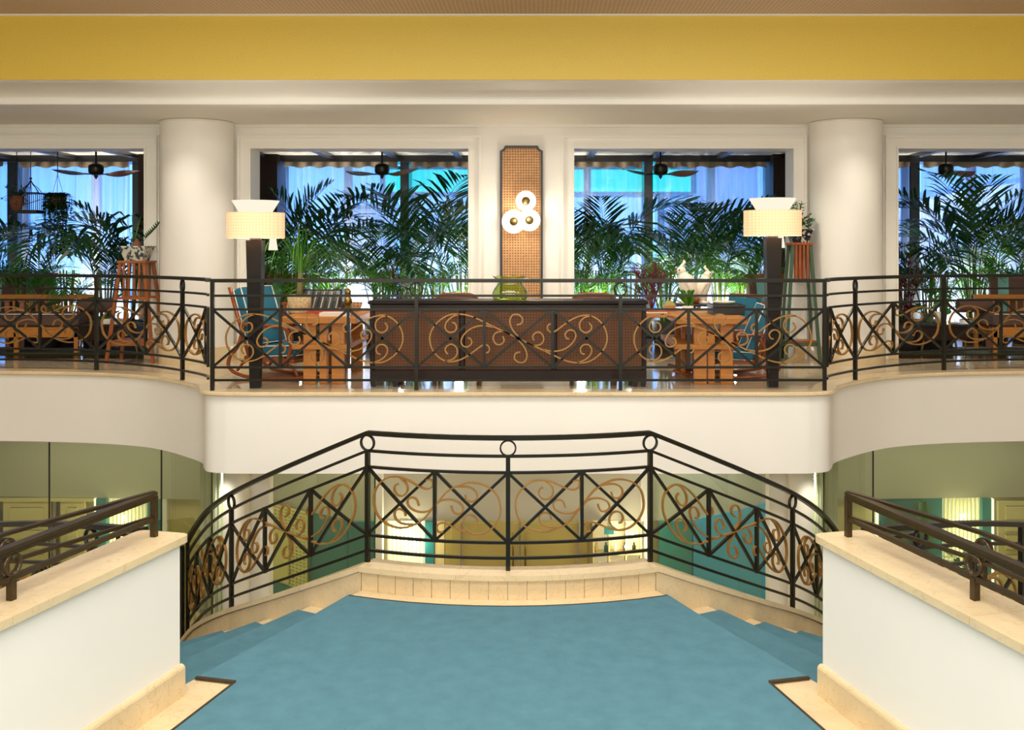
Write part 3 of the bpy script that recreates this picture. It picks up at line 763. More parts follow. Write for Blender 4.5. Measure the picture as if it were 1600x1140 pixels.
# guard rail on the lower hall floor beside the foot of each flight
for s, lab in ((-1,'left'),(1,'right')):
    G = [(-3.36,10.23),(-3.74,10.54),(-4.22,10.76),(-4.75,10.88)]
    def Pg(u, s=s):
        i = min(int(u), 2); t = u-i; a = Vector((*G[i],0)); b = Vector((*G[i+1],0)); p = a.lerp(b, t); d = (b-a).normalized(); n = Vector((-d.y,d.x,0)); n = n if n.y < 0 else -n
        if s > 0: p.x = -p.x-0.04; n.x = -n.x
        return p, n, -2.69
    railing('stair_railing', 'short level iron guard rail by the foot of the %s stair flight' % lab, Pg, {0:'post',1:'upright',2:'post'}, 0, 2, [(0,2,PAT2,False)])
    p0, _, _ = Pg(0); p2, _, _ = Pg(2); n = Pg(0.5)[1]
    struct('wall_curb', MB().prism([(p0.x+n.x*.1,p0.y+n.y*.1),(p2.x+n.x*.1,p2.y+n.y*.1),(p2.x-n.x*.1,p2.y-n.y*.1),(p0.x-n.x*.1,p0.y-n.y*.1)], ZLOW, -2.69), M['marble'], 'low marble curb under the short guard rail, %s side' % lab, 'curb')

# handrails on the parapets: moulded main rail over the cap centre and a thinner one on its outer edge
for s, lab in ((-1,'left'),(1,'right')):
    for which in (0, 1):
        def P(t, which=which, s=s):
            off = 0.165 if which == 0 else 0.165+min(0.19, 0.19*max(0, t-0.06)/0.9)
            p = par_pt(t, off, s); n = Vector((1 if s < 0 else -1, -0.262, 0)).normalized(); return p, n
        root = thing('parapet_handrail', ('moulded dark handrail along the middle of the %s parapet cap' if which == 0 else 'thin dark rail splaying out behind the moulded handrail, %s parapet') % lab, 'handrail', (*P(3)[0].xy, -0.402))
        ts = [0.06+(7.6)*i/24 for i in range(25)]
        L = [P(t) for t in ts]
        def ln(h): return [Vector((p.x,p.y,-0.402+h)) for p, n in L]
        nr = [n for p, n in L]
        if which == 0:
            part('top_rail', MB().sweep(ln(0.262), 0.026, 0.010, nr), M['iron_brown'], root, True)
            part('rail', MB().sweep(ln(0.240), 0.015, 0.014, nr), M['iron_brown'], root, True)
            part('rail', MB().sweep(ln(0.110), 0.013, 0.013, nr), M['iron_brown'], root, True)
        else:
            part('top_rail', MB().sweep(ln(0.268), 0.016, 0.009, nr), M['iron_brown'], root, True)
            part('rail', MB().sweep(ln(0.118), 0.010, 0.010, nr), M['iron_brown'], root, True)
        for t in ([0.06]+[1.17+1.3*i for i in range(5)] if which == 0 else [1.0+1.3*i for i in range(5)]):
            p, n = P(t); tt = Vector((-n.y,n.x,0)); rr = 0.017 if which == 0 else 0.012
            end = t < 0.1
            part('post', MB().sweep([(p.x,p.y,-0.402),(p.x,p.y,-0.402+(0.245 if end else 0.112))], rr, rr, n), M['iron_brown'], root, True)
            if not end:
                zc = 0.176 if which == 0 else 0.186; r = 0.052 if which == 0 else 0.052
                c = Vector((p.x,p.y,-0.402+zc))
                part('ring', MB().sweep([c+tt*r*math.cos(2*PI*i/20)+Vector((0,0,r*math.sin(2*PI*i/20))) for i in range(20)], 0.015, 0.006, [n]*20, closed=True, smooth=True), M['iron_brown'], root, True)
# ------------------------------------------------------------------ lower hall under the gallery
# curved tinted glass partitions below the gallery sides
gp = edge_path(0.13, 6)
M['glassedge'] = mat('green_glass_edge', S(176,196,140), 0.2)
for s, lab in ((-1,'curved green tinted glass partition under the left gallery side'),(1,'curved green tinted glass partition under the right gallery side')):
    pts = [p for p in gp if (p.x < -2.93 if s < 0 else p.x > 2.93) and p.y > 9.66]
    if s > 0: pts = pts[::-1]
    # resample by length from the far end towards the corner
    cum = [0.0]
    for a, b in zip(pts, pts[1:]): cum.append(cum[-1]+(b-a).length)
    tot = cum[-1]
    def at(d):
        d = max(0, min(tot-1e-6, d))
        for i in range(len(cum)-1):
            if cum[i] <= d <= cum[i+1]: return pts[i].lerp(pts[i+1], (d-cum[i])/(cum[i+1]-cum[i]))
    root = thing('glass_partition', lab, 'glass wall', (*at(tot/2).xy, ZLOW))
    # joints at the pixel-measured plan positions
    cuts = [0.0]
    for X in ((-7.0,-5.15,-3.78) if s < 0 else (7.0,5.55,3.72)):
        best = min(range(400), key=lambda k: abs(at(tot*k/400).x-X)); cuts.append(tot*best/400)
    cuts.append(tot)
    for a, b in zip(cuts, cuts[1:]):
        n = 14; ring = [at(a+0.006+(b-a-0.012)*k/n) for k in range(n+1)]
        mb = MB(); vs = []
        for p in ring: vs += [(p.x,p.y,ZLOW),(p.x,p.y,-0.765)]
        part('pane', mb.add(vs, [(2*i,2*i+2,2*i+3,2*i+1) for i in range(n)], True), M['tint'], root, True)
    for d in cuts[1:-1]:
        p = at(d); part('joint_seal', MB().box(p.x-0.006,p.x+0.006,p.y-0.008,p.y+0.008,ZLOW,-0.765), M['black'], root, True)
    part('top_channel', MB().sweep([(*at(tot*k/60).xy,-0.775) for k in range(61)], 0.015, 0.010, Vector((0,1,0))), M['chrome'], root, True)
    p = at(tot); 
    for kx in range(3):
        part('edge_post', MB().tube([(p.x+0.05*kx*s*0.2,p.y+0.02+0.16*kx,ZLOW),(p.x+0.05*kx*s*0.2,p.y+0.02+0.16*kx,-0.77)], 0.010, 8), M['glassedge'], root, True)
# columns below the gallery
for s, x in ((-1,-2.99),(1,2.98)):
    c = thing('column', 'white round column under the gallery, %s of the stair well' % ('left' if s < 0 else 'right'), 'column', (x, 10.62, ZLOW)); c['kind'] = 'structure'
    part('shaft', MB().lathe([(0.19,0),(0.19,-0.765-ZLOW)], 32), M['cream'], c)
    part('pilaster', MB().box(-0.36,0.36,0.12,0.30,0,-0.765-ZLOW), M['cream'], c)
# back wall line of the lower hall: bulkhead above z=-1.98, shop fronts below
ZB = -1.98
def wallseg(mb, a, b, z0, z1, th=0.15):
    a = Vector((*a,0)); b = Vector((*b,0)); d = (b-a).normalized(); n = Vector((-d.y,d.x,0))*th
    if n.y < 0: n = -n
    mb.prism([(a.x,a.y),(b.x,b.y),(b.x+n.x,b.y+n.y),(a.x+n.x,a.y+n.y)] if True else None, z0, z1)
LINE = [(-8.8,13.75),(-3.36,13.45),(-2.78,12.95),(-2.08,12.45),(2.0,12.45),(2.72,12.95),(3.30,13.45),(8.8,13.75)]
mb = MB()
for a, b in zip(LINE, LINE[1:]): wallseg(mb, a, b, ZB, -0.765)
struct('wall_bulkhead', mb, M['mauve'], 'pale bulkhead over the lower shop fronts', 'wall')
mb = MB()
for a, b in zip(LINE, LINE[1:]): wallseg(mb, (a[0],a[1]+0.10), (b[0],b[1]+0.10), ZLOW, ZB)
struct('wall_lower', mb, M['doorcream'], 'cream lower wall behind the shop fronts', 'wall')
def frontbox(name, mat_, label, cat, x0, x1, Y, z0=ZLOW, z1=ZB, d=0.06):
    return struct('wall_strip', MB().box(x0,x1,Y-d,Y,z0,z1), mat_, label, 'wall')
M['flute'] = mat('backlit_flutes', S(240,230,180), 0.5, emit=(1.0,0.95,0.62,1), estr=0.16)
M['backlit'] = emis('backlit_sheet', (1.0,0.95,0.66,1), 0.8)
M['hot'] = emis('shop_lamp_glow', (1.0,0.93,0.62,1), 9.0)
M['strip'] = emis('light_strip', (1.0,0.98,0.8,1), 1.6)
def fluted(x0, x1, Y, label, bulb=None):
    t = thing('fluted_light_wall', label, 'light wall', ((x0+x1)/2, Y, ZLOW))
    n = max(6, int((x1-x0)/0.05))
    part('back_panel', MB().box(x0,x1,Y-0.02,Y,ZLOW,ZB), M['backlit'], t, True)
    mb = None
    for i in range(n):
        xc = x0+(x1-x0)*(i+0.5)/n; r = (x1-x0)/n*0.36
        prof = [(xc+r*math.cos(PI*k/5), Y-0.02-r*0.9*math.sin(PI*k/5)) for k in range(6)]
        part('flute', MB().prism(prof, ZLOW, ZB), M['flute'], t, True)
    if bulb:
        for (bx, bz) in bulb:
            b = part('lamp', MB().ball((bx, Y-0.08, bz), 0.022), M['hot'], t, True)
            point('shop_lamp_light', (bx, Y-0.16, bz-0.05), 4, (1.0,0.92,0.6), 0.06)
    return t
# ---- centre recess (facing the well, between the two white posts)
Yc = 12.45
for x, lb in ((WX(594.5,Yc),'white square post left of the lower cabinet doors'),(WX(1006.5,Yc),'white square post right of the lower cabinet doors')):
    single('post', MB().bbox(x-0.05,x+0.05,Yc-0.16,Yc-0.06,ZLOW,-0.77), M['white'], lb, 'post')
fluted(WX(606,Yc), WX(664,Yc), Yc, 'backlit fluted panel beside the teal strip, left of the cabinet doors', [(WX(632,Yc),-2.08),(WX(650,Yc),-2.17)])
frontbox('teal_panel', M['teal'], 'narrow teal wall strip beside the left backlit fluted panel', 'panel', WX(665,Yc), WX(679,Yc), Yc)
frontbox('wall_strip', M['doorcream'], 'pale cream wall strip between the teal strip and cabinets', 'panel', WX(680,Yc), WX(695,Yc), Yc, d=0.05)
cb = thing('cabinet', 'wall of tall olive cabinet doors at the centre of the lower hall', 'cabinet', (0,Yc,ZLOW))
part('body', MB().box(WX(696,Yc),WX(921,Yc),Yc-0.05,Yc,ZLOW,ZB), M['olive'], cb, True)
edges = [705,722,797,812,902,918]
for a, b in zip(edges, edges[1:]):
    d = part('door', MB().bbox(WX(a,Yc)+0.006,WX(b,Yc)-0.006,Yc-0.075,Yc-0.05,ZLOW+0.08,ZB-0.005,0.003), M['olive'], cb, True)
for px in (722.5,811.5,902):
    part('edge_strip', MB().box(WX(px,Yc)-0.008,WX(px,Yc)+0.008,Yc-0.085,Yc-0.05,ZLOW+0.02,ZB-0.01), M['chrome'], cb, True, 'bright metal edge strip')
for px in (802,821):
    h = MB().tube([(WX(px,Yc),Yc-0.11,-2.52),(WX(px,Yc),Yc-0.11,-2.10)], 0.010, 8)
    for z in (-2.48,-2.15): h.tube([(WX(px,Yc),Yc-0.11,z),(WX(px,Yc),Yc-0.07,z)], 0.008, 6)
    part('handle', h, M['brass'], cb, True, 'long brass bar handle')
# shop display at the right of the cabinets
sd = thing('display_shelf', 'brightly lit shop display shelf right of the cabinet doors', 'shelf', (WX(960,Yc),Yc,ZLOW))
part('back_panel', MB().box(WX(926,Yc),WX(1000,Yc),Yc-0.02,Yc,ZLOW,ZB), M['flute'], sd, True)
for z in (-2.32,-2.55,-2.9): part('shelf_board', MB().box(WX(927,Yc),WX(999,Yc),Yc-0.22,Yc-0.02,z-0.012,z), M['doorcream'], sd, True)
for px in (926,950,976,999): part('upright', MB().box(WX(px,Yc)-0.008,WX(px,Yc)+0.008,Yc-0.22,Yc-0.02,ZLOW,ZB), M['doorcream'], sd, True)
for (px, z) in ((985,-2.09),(976,-2.22)):
    part('lamp', MB().ball((WX(px,Yc),Yc-0.26,z), 0.024), M['hot'], sd, True)
point('shop_lamp_light', (WX(982,Yc),Yc-0.45,-2.15), 8, (1.0,0.92,0.6), 0.06)
random.seed(3)
ORD = ('first','second','third','fourth','fifth')
for sh, z in enumerate((-2.32,-2.55)):
    for i in range(5):
        px = 931+14.5*i+3*sh; cn, cm = (('olive',M['olive']),('teal',M['teal']),('pale',M['paper']),('brass',M['brass']),('dark',M['iron']))[(i+2*sh)%5]
        single('display_bottle', MB().lathe([(0.0,0),(0.022,0.0),(0.022,0.07),(0.010,0.09),(0.010,0.115),(0,0.115)], 10, (WX(px,Yc),Yc-0.13,z)), cm,
               '%s bottle, %s from the left on the %s lit display shelf' % (cn, ORD[i], ('upper','lower')[sh]), 'bottle', group='bottles on the shop display shelf')
single('teal_sign', MB().box(WX(942,Yc),WX(957,Yc),Yc-0.24,Yc-0.225,-2.08,-1.985), M['teal'], 'small teal board hung at the top of the display shelf', 'board')
# ---- angled side walls: teal panels and pierced screen (left), teal with blue reflections put into the colour (right)
def panel_on(a, b, z0, z1, th, matn, name, label, cat, off=0.0):
    a = Vector((*a,0)); b = Vector((*b,0)); d = (b-a).normalized(); n = Vector((d.y,-d.x,0))
    if n.y > 0: n = -n
    a1 = a+n*off; b1 = b+n*off
    mb = MB().prism([(a1.x,a1.y),(a1.x+n.x*th,a1.y+n.y*th),(b1.x+n.x*th,b1.y+n.y*th),(b1.x,b1.y)], z0, z1)
    return struct('wall_side', mb, matn, label, 'wall')
M['teal_blue_reflection'] = mat('teal_wall_blue_reflection', S(58,166,208), 0.4)  # teal wall again, with blue reflected light put into its colour
panel_on((-2.74,12.97),(-1.80,12.44) if False else (-2.10,12.52), ZLOW, ZB, 0.05, M['teal'], 'teal_panel', 'angled teal wall panel left of the stair well', 'panel', 0.0)
panel_on((-2.10,12.45),(-1.77,12.45), ZLOW, ZB, 0.05, M['teal'], 'teal_panel', 'flat teal wall panel beside the left white post', 'panel', 0.0)
panel_on((2.06,12.52),(2.70,12.97), ZLOW, ZB, 0.05, M['teal_blue_reflection'], 'teal_panel', 'angled teal wall panel coloured with blue reflection, right of the stair well', 'panel', 0.0)
panel_on((2.70,12.97),(3.28,13.44), ZLOW, ZB, 0.05, M['teal_blue_reflection'], 'teal_panel', 'far angled teal panel coloured with blue reflection, beside the right lower column', 'panel', 0.0)
panel_on((1.66,12.45),(2.06,12.45), ZLOW, ZB, 0.05, M['teal'], 'teal_panel', 'flat teal wall panel beside the right white post', 'panel', 0.0)
# pierced screen between the left lower column and the teal panel
A = Vector((-3.32,13.44,0)); B = Vector((-2.64,12.89,0)); d = (B-A).normalized(); n = Vector((d.y,-d.x,0)); n = n if n.y < 0 else -n
scn = thing('pierced_screen', 'pale pierced lattice screen beside the left lower column', 'screen', (*((A+B)/2).xy, ZLOW))
nx, nz = 12, 22; Lw = (B-A).length
M['screen'] = mat('screen_paint', S(222,214,140), 0.5)
pb = A+d*(Lw/2)+n*0.06
part('backing', MB().obox((pb.x,pb.y,(ZLOW+ZB)/2),(Lw,0.02,ZB-ZLOW),Matrix(((d.x,n.x,0),(d.y,n.y,0),(0,0,1)))), mat('olive_backing', S(120,118,62), 0.7), scn, True, 'dark olive backing')
for i in range(nx+1):
    p = A+d*(Lw*i/nx)+n*0.10
    part('upright', MB().obox((p.x,p.y,(ZLOW+0.35+ZB)/2),(0.030,0.016,ZB-ZLOW-0.35),Matrix(((d.x,n.x,0),(d.y,n.y,0),(0,0,1)))), M['screen'], scn, True)
for j in range(nz+1):
    z = ZLOW+0.35+(ZB-ZLOW-0.35)*j/nz; p = A+d*(Lw/2)+n*0.10
    part('crosspiece', MB().obox((p.x,p.y,z),(Lw,0.014,0.030),Matrix(((d.x,n.x,0),(d.y,n.y,0),(0,0,1)))), M['screen'], scn, True)
p = A+d*(Lw/2)+n*0.10
part('base_panel', MB().obox((p.x,p.y,ZLOW+0.17),(Lw,0.05,0.34),Matrix(((d.x,n.x,0),(d.y,n.y,0),(0,0,1)))), M['teal'], scn, True, 'teal base panel with white line')
# pale framed picture-like plate on the screen
p = A+d*(Lw*0.38)+n*0.13
single('plaster_plaque', MB().obox((p.x,p.y,-2.55),(Lw*0.5,0.02,0.75),Matrix(((d.x,n.x,0),(d.y,n.y,0),(0,0,1)))), M['screen'], 'pale plain plaque fixed on the pierced screen', 'plaque')
# flat glass screens standing before the angled walls
M['palepane'] = glass('pale_green_glass', (0.93,0.965,0.87,1), 1.0, 0.0, 0.015, S(150,160,120))
for x0, x1, lb in ((-2.96,-1.70,'flat pale green glass screen left of the lower doorway'),(1.52,2.80,'flat pale green glass screen right of the lower doorway')):
    g = thing('glass_screen', lb, 'glass wall', ((x0+x1)/2,11.9,ZLOW))
    part('pane', MB().box(x0,x1,11.895,11.905,ZLOW,-0.765), M['palepane'], g, True)
    xe = x1 if x0 < 0 else x0
    part('edge', MB().box(xe-.008,xe+.008,11.89,11.91,ZLOW,-0.765), mat('dark_glass_edge', S(40,80,60), 0.3) if x0 < 0 else bpy.data.materials['dark_glass_edge'], g, True, 'dark green glass edge')
# ---- left shop front behind the curved glass
Yl = 13.62
fr = thing('door_2', 'cream panelled shop doors at the far left of the lower hall', 'door', (-6.4,Yl,ZLOW)); fr['kind'] = 'structure'
for (a, b) in ((-60,-4),(8,83),(97,136)):
    x0, x1 = WX(a,Yl), WX(b,Yl)
    lf = part('door_leaf', MB().bbox(x0,x1,Yl-0.06,Yl-0.01,ZLOW,-2.02), M['doorcream'], fr, True)
    for (z0, z1) in ((-2.34,-2.10),(-2.66,-2.40),(-2.93,-2.72)):
        part('door_panel', MB().bbox(x0+0.09,x1-0.09,Yl-0.075,Yl-0.06,z0,z1,0.012), M['doorcream'], lf, True)
part('head', MB().box(WX(-80,Yl),WX(150,Yl),Yl-0.08,Yl-0.01,-2.02,-1.985), M['doorcream'], fr, True)
for px in (2,90): part('edge_strip', MB().box(WX(px,Yl)-0.02,WX(px,Yl)+0.02,Yl-0.09,Yl-0.01,ZLOW,-2.02), M['chrome'], fr, True)
single('light_strip', MB().box(WX(151,Yl),WX(153,Yl),Yl-0.08,Yl-0.04,ZLOW,ZB), M['strip'], 'thin bright vertical light strip beside the left teal pillar', 'light')
frontbox('teal_panel', M['teal'], 'narrow teal pillar left of the backlit fluted panel behind curved glass', 'panel', WX(154,Yl), WX(170,Yl), Yl, d=0.08)
fluted(WX(171,Yl), WX(232,Yl), Yl, 'backlit fluted panel behind the left curved glass', [(WX(196,Yl),-2.22),(WX(192,Yl),-2.52)])
frontbox('teal_panel', M['teal'], 'teal panel right of the backlit flutes behind the left curved glass', 'panel', WX(234,Yl), WX(255,Yl), Yl, d=0.08)
frontbox('white_panel', M['white'], 'white wall edge at the end of the left shop front', 'panel', WX(257,Yl), WX(264,Yl), Yl, d=0.08)
# ---- right shop front
Yr = 13.62
single('light_strip', MB().box(WX(1366,Yr),WX(1369,Yr),Yr-0.10,Yr-0.04,ZLOW,ZB), M['strip'], 'thin bright vertical light strip left of the leaf relief wall', 'light')
frontbox('teal_panel', M['teal'], 'wide teal wall behind the green leaf reliefs', 'panel', WX(1370,Yr), WX(1470,Yr), Yr, d=0.05)
for px, z0, h, lb in ((1398,-2.80,0.72,'green banana leaf relief on the teal wall, smaller one'),(1437,-2.80,0.80,'green banana leaf relief on the teal wall, taller one')):
    t = thing('leaf_relief', lb, 'wall relief', (WX(px,Yr),Yr-0.06,z0))
    part('stem', MB().tube([(0,-0.01,0),(0,-0.02,h)], 0.010, 6), M['leaf3'], t)
    for i in range(7):
        z = 0.08+(h-0.12)*i/7; wd = 0.20*(1-0.5*abs(i-2.5)/3.5)
        for sg in (-1,1):
            vs = [(0,-0.02,z),(sg*wd*0.5,-0.05,z+0.03),(sg*wd,-0.035,z+0.12),(sg*wd*0.45,-0.05,z+0.13),(0,-0.02,z+0.10)]
            part('leaflet', MB().add(vs+[(v[0],v[1]+0.012,v[2]) for v in vs], [(0,1,2,3,4),(9,8,7,6,5)]+[(k,(k+1)%5,5+(k+1)%5,5+k) for k in range(5)]), M['leaf3'], t)
fluted(WX(1472,Yr), WX(1530,Yr), Yr, 'backlit fluted panel behind the right curved glass', [(WX(1500,Yr),-2.20),(WX(1500,Yr),-2.52)])
frontbox('teal_panel', M['teal'], 'narrow teal pillar right of the backlit flutes behind right glass', 'panel', WX(1531,Yr), WX(1545,Yr), Yr, d=0.08)
single('light_strip', MB().box(WX(1546,Yr),WX(1548,Yr),Yr-0.10,Yr-0.04,ZLOW,ZB), M['strip'], 'thin bright vertical light strip beside the right cream doors', 'light')
fr = thing('door_3', 'cream panelled shop doors at the far right of the lower hall', 'door', (6.4,Yr,ZLOW)); fr['kind'] = 'structure'
for (a, b) in ((1556,1622),(1630,1690)):
    x0, x1 = WX(a,Yr), WX(b,Yr)
    lf = part('door_leaf', MB().bbox(x0,x1,Yr-0.06,Yr-0.01,ZLOW,-2.02), M['doorcream'], fr, True)
    for (z0, z1) in ((-2.26,-2.08),(-2.42,-2.30),(-2.66,-2.46),(-2.93,-2.72)):
        part('door_panel', MB().bbox(x0+0.09,x1-0.09,Yr-0.075,Yr-0.06,z0,z1,0.012), M['doorcream'], lf, True)
# shop plants in front of the fluted panels
for px, Y, lb in ((205,12.8,'small green pot plant below the left backlit panel'),(1512,12.8,'small green pot plant below the right backlit panel')):
    t = thing('potted_plant', lb, 'plant', (WX(px,Y),Y,ZLOW))
    part('pot', MB().lathe([(0,0),(0.12,0),(0.16,0.35),(0.14,0.35),(0.13,0.3),(0,0.3)], 16), M['pot'], t)
    random.seed(int(px))
    for i in range(16):
        a = random.uniform(0,2*PI); L = random.uniform(0.3,0.6); 
        pts = [Vector((0,0,0.30)),Vector((math.cos(a)*L*0.3,math.sin(a)*L*0.3,0.30+L*0.8)),Vector((math.cos(a)*L*0.8,math.sin(a)*L*0.8,0.30+L*0.9))]
        sd = Vector((-math.sin(a),math.cos(a),0))
        vs = [pts[0]-sd*.01,pts[0]+sd*.01,pts[1]-sd*.05,pts[1]+sd*.05,pts[2]]
        part('leaf', MB().add(vs, [(0,1,3,2),(2,3,4)]), M['leaf3'], t)
# ------------------------------------------------------------------ sunroom behind the openings
YB = 15.40
struct('floor_sunroom', MB().box(-8.8,8.8,12.36,16.2,-0.12,-0.002), M['floorwood'], 'dark glossy floorboards of the sunroom', 'floor')
struct('terrace_ground', MB().box(-14,14,16.2,34,-0.3,-0.1), mat('terrace_paving', S(190,190,190), 0.8, var=0.1, scale=2), 'pale paving outside the windows', 'ground')
struct('ceiling_sunroom', MB().box(-8.8,8.8,12.73,15.7,2.70,2.82), mat('sunroom_ceiling', S(214,204,184), 0.6), 'pale panelled ceiling of the sunroom', 'ceiling')
bm_ = thing('ceiling_beams', 'black beam grid under the sunroom ceiling', 'beams', (0,14,2.6)); bm_['kind'] = 'structure'
M['beamblk'] = mat('black_beam', S(34,32,34), 0.25)
part('beam', MB().box(-8.8,8.8,15.10,15.62,2.605,2.70), M['beamblk'], bm_, True)
for i in range(-8, 9):
    part('beam', MB().box(i*0.95-0.05,i*0.95+0.05,12.74,15.12,2.645,2.70), M['beamblk'], bm_, True)
part('beam', MB().box(-8.8,8.8,13.6,13.70,2.65,2.70), M['beamblk'], bm_, True)
# window wall: posts, panes
M['post'] = mat('dark_window_post', S(30,34,38), 0.35)
for n_, (x, wd, lb) in enumerate(((-7.62,0.16,'dark window post beside the bird cage'),(-5.74,0.20,'dark window post at the inner end of the far left bay'),(-1.79,0.13,'dark window post behind the palms, left centre bay'),(1.84,0.13,'dark window post behind the palms, right centre bay'),(5.80,0.15,'dark window post at the inner end of the far right bay'),(7.62,0.16,'dark window post near the far right edge'))):
    struct('trim_%d' % (10+n_), MB().bbox(x-wd/2,x+wd/2,15.22,15.62,0,2.62,0.01), M['post'], lb, 'post')
for n_, (x0, x1, lb) in enumerate(((-5.62,-3.60,'dark timber pier between the two left bays'),(3.62,5.28,'dark timber pier between the two right bays'))):
    struct('wall_pier' , MB().box(x0,x1,14.9,15.6,0,2.70), M['darkwood'], lb, 'pier')
    xe = x1+0.02 if x0 < 0 else x0-0.02
SP = [(-8.8,-7.70),(-7.54,-5.84),(-3.60,-1.855),(-1.725,0.0),(0.0,1.775),(1.905,3.62),(5.28,5.725),(5.875,7.54),(7.70,8.8)]
wl = ['behind the hanging basket, far left','behind the bird cage','behind the left lamp','left of the wall panel','right of the wall panel','behind the right lamp','narrow, beside the right column','behind the far right palm','far right end']
for i, (a, b) in enumerate(SP):
    t = thing('window_%d' % (i+1), 'tall window bay '+wl[i], 'window', ((a+b)/2,YB+0.1,0)); t['kind'] = 'structure'
    part('pane', MB().box(a,b,YB+0.12,YB+0.126,0.05,2.61), M['pane'], t, True)
    part('frame', MB().box(a,b,YB+0.08,YB+0.16,0,0.05), M['post'], t, True)
    if b-a > 1.2:
        xm = a+(b-a)*(0.53 if i != 1 else 0.62); part('mullion', MB().box(xm-0.055,xm+0.055,YB+0.06,YB+0.17,0,2.61), mat('pale_mullion', S(150,150,156), 0.4) if i == 2 else bpy.data.materials.get('pale_mullion'), t, True)
    # sheer curtain
    ct = thing('curtain', 'sheer white curtain over the window bay '+wl[i], 'curtain', ((a+b)/2,YB-0.1,0))
    n = max(8, int((b-a)/0.009)); rnd = random.Random(i); ph = rnd.uniform(0,6); gap = 0.035 if b-a > 1 else 0.01
    aa, bb = a+gap, b-gap
    fr_ = [rnd.uniform(0.75,1.25) for _ in range(6)]
    def cf(u, v, aa=aa, bb=bb, ph=ph):
        x = aa+(bb-aa)*u; z = 2.60*(1-v)+0.03*v
        q = ((x*(2.6+0.5*fr_[1])+0.35*math.sin(x*3.1+ph)) % 1.0)-0.5
        y = YB-0.12-0.075*math.exp(-q*q/(2*0.032**2))*(0.6+0.4*v)+0.026*math.sin(x*34*fr_[0]+ph+1.2*math.sin(x*5+ph))*(0.55+0.45*v)+0.014*math.sin(x*71+ph)
        return (x+0.010*math.sin(v*3+x*9), y, z)
    part('sheer_cloth', MB().grid(cf, n, 5), M['sheer'], ct, True)
    def vf(u, v, aa=aa, bb=bb, ph=ph):
        x = aa+(bb-aa)*u; z = 2.605-(0.075+0.014*math.sin(x*22+ph))*v
        return (x, YB-0.21+0.014*math.sin(x*30+ph)*v, z)
    part('valance', MB().grid(vf, n//4+2, 2), M['valance'], ct, True, 'taupe scalloped valance')
# outside: cyan lit sign band, neighbouring pale building, hedge of shadow
cy = thing('light_sign', 'cyan lit canopy sign outside, across the middle windows', 'sign', (0.3,17.2,2.2))
part('lit_face', MB().box(-2.35,2.75,17.10,17.14,2.27,2.64), emis('cyan_sign', (0.0,0.75,0.72,1), 1.7), cy, True)
part('canopy', MB().box(-2.45,2.85,17.14,18.4,2.24,2.70), M['post'], cy, True)
part('support', MB().box(-2.0,-1.9,17.9,18.0,-0.1,2.24), M['post'], cy, True); part('support', MB().box(2.3,2.4,17.9,18.0,-0.1,2.24), M['post'], cy, True)
M['facade'] = mat('pale_facade', S(226,230,236), 0.7)
for (x0, x1, y, h, lb) in ((-3.4,-2.75,19.0,2.05,'pale block seen through the left centre window'),(2.9,4.6,20.5,3.0,'pale building seen through the right centre window')):
    t = thing('building', lb, 'building', ((x0+x1)/2,y,-0.1))
    part('wall', MB().box(x0,x1,y,y+2,-0.1,h), M['facade'], t, True); part('roof', MB().box(x0-.05,x1+.05,y-.05,y+2.05,h,h+.08), M['post'], t, True)
t = thing('awning', 'white sloping awning outside the far right windows', 'awning', (7.6,18.5,-0.1))
aw = spline([(6.1,0,1.75),(6.5,0,2.0),(7.2,0,2.22),(8.2,0,2.42),(9.6,0,2.6)], 5)
mb = MB(); vs = [(p.x,18.2,p.z) for p in aw]+[(p.x,19.6,p.z+0.1) for p in aw]; n = len(aw)
mb.add(vs, [(i,i+1,n+i+1,n+i) for i in range(n-1)])
vs = [(p.x,18.2,p.z) for p in aw]+[(p.x,18.2,0.0) for p in aw]; mb.add(vs, [(i,n+i,n+i+1,i+1) for i in range(n-1)])
part('cloth', mb, M['facade'], t, True)
for x in (6.1,9.5): part('pole', MB().tube([(x,18.25,-0.1),(x,18.25,2.0)], 0.03, 8), M['post'], t, True)
area('awning_lamp', (7.6,17.2,2.4), 2.0, 0.3, 22, (0.9,0.95,1.0), (math.radians(70),0,0))

# ceiling fans
def fan(px, Y, lb, rz, sc_=1.0, dark=False):
    t = thing('ceiling_fan', lb, 'fan', (WX(px,Y), Y, 2.70), rz)
    part('canopy', MB().lathe([(0.0,-0.05),(0.035,-0.05),(0.05,0.0),(0,0.0)], 16), M['iron'], t)
    part('rod', MB().tube([(0,0,-0.04),(0,0,-0.24)], 0.012, 8), M['iron'], t)
    part('motor', MB().lathe([(0.0,-0.22),(0.05,-0.225),(0.095,-0.245),(0.10,-0.27),(0.10,-0.33),(0.085,-0.365),(0.05,-0.38),(0,-0.385)], 20), M['iron'], t)
    part('finial', MB().lathe([(0.0,-0.38),(0.03,-0.385),(0.02,-0.41),(0.006,-0.43),(0,-0.435)], 12), M['iron'], t)
    for sg in (-1,1):
        def bf(u, v, sg=sg):
            x = 0.10+0.46*u; wd = 0.030+0.085*math.sin(PI*min(1,u*0.98+0.05))**0.8*(0.4+u*0.6)
            z = -0.36+0.055*u*u+(v-0.5)*0.09*(0.6 if sg < 0 else 1.0)*math.sin(PI*u)
            return (sg*x, (v-0.5)*2*wd*(1), z)
        mb = MB().grid(bf, 10, 3)
        mb.grid(lambda u, v: tuple(Vector(bf(u, 1-v))-Vector((0,0,0.010))), 10, 3)
        part('blade', mb, M['redwood'] if sg > 0 else M['darkwood'], t)
        part('blade_arm', MB().tube([(0,0,-0.365),(sg*0.16,0,-0.362)], 0.010, 6), M['iron'], t)
    return t
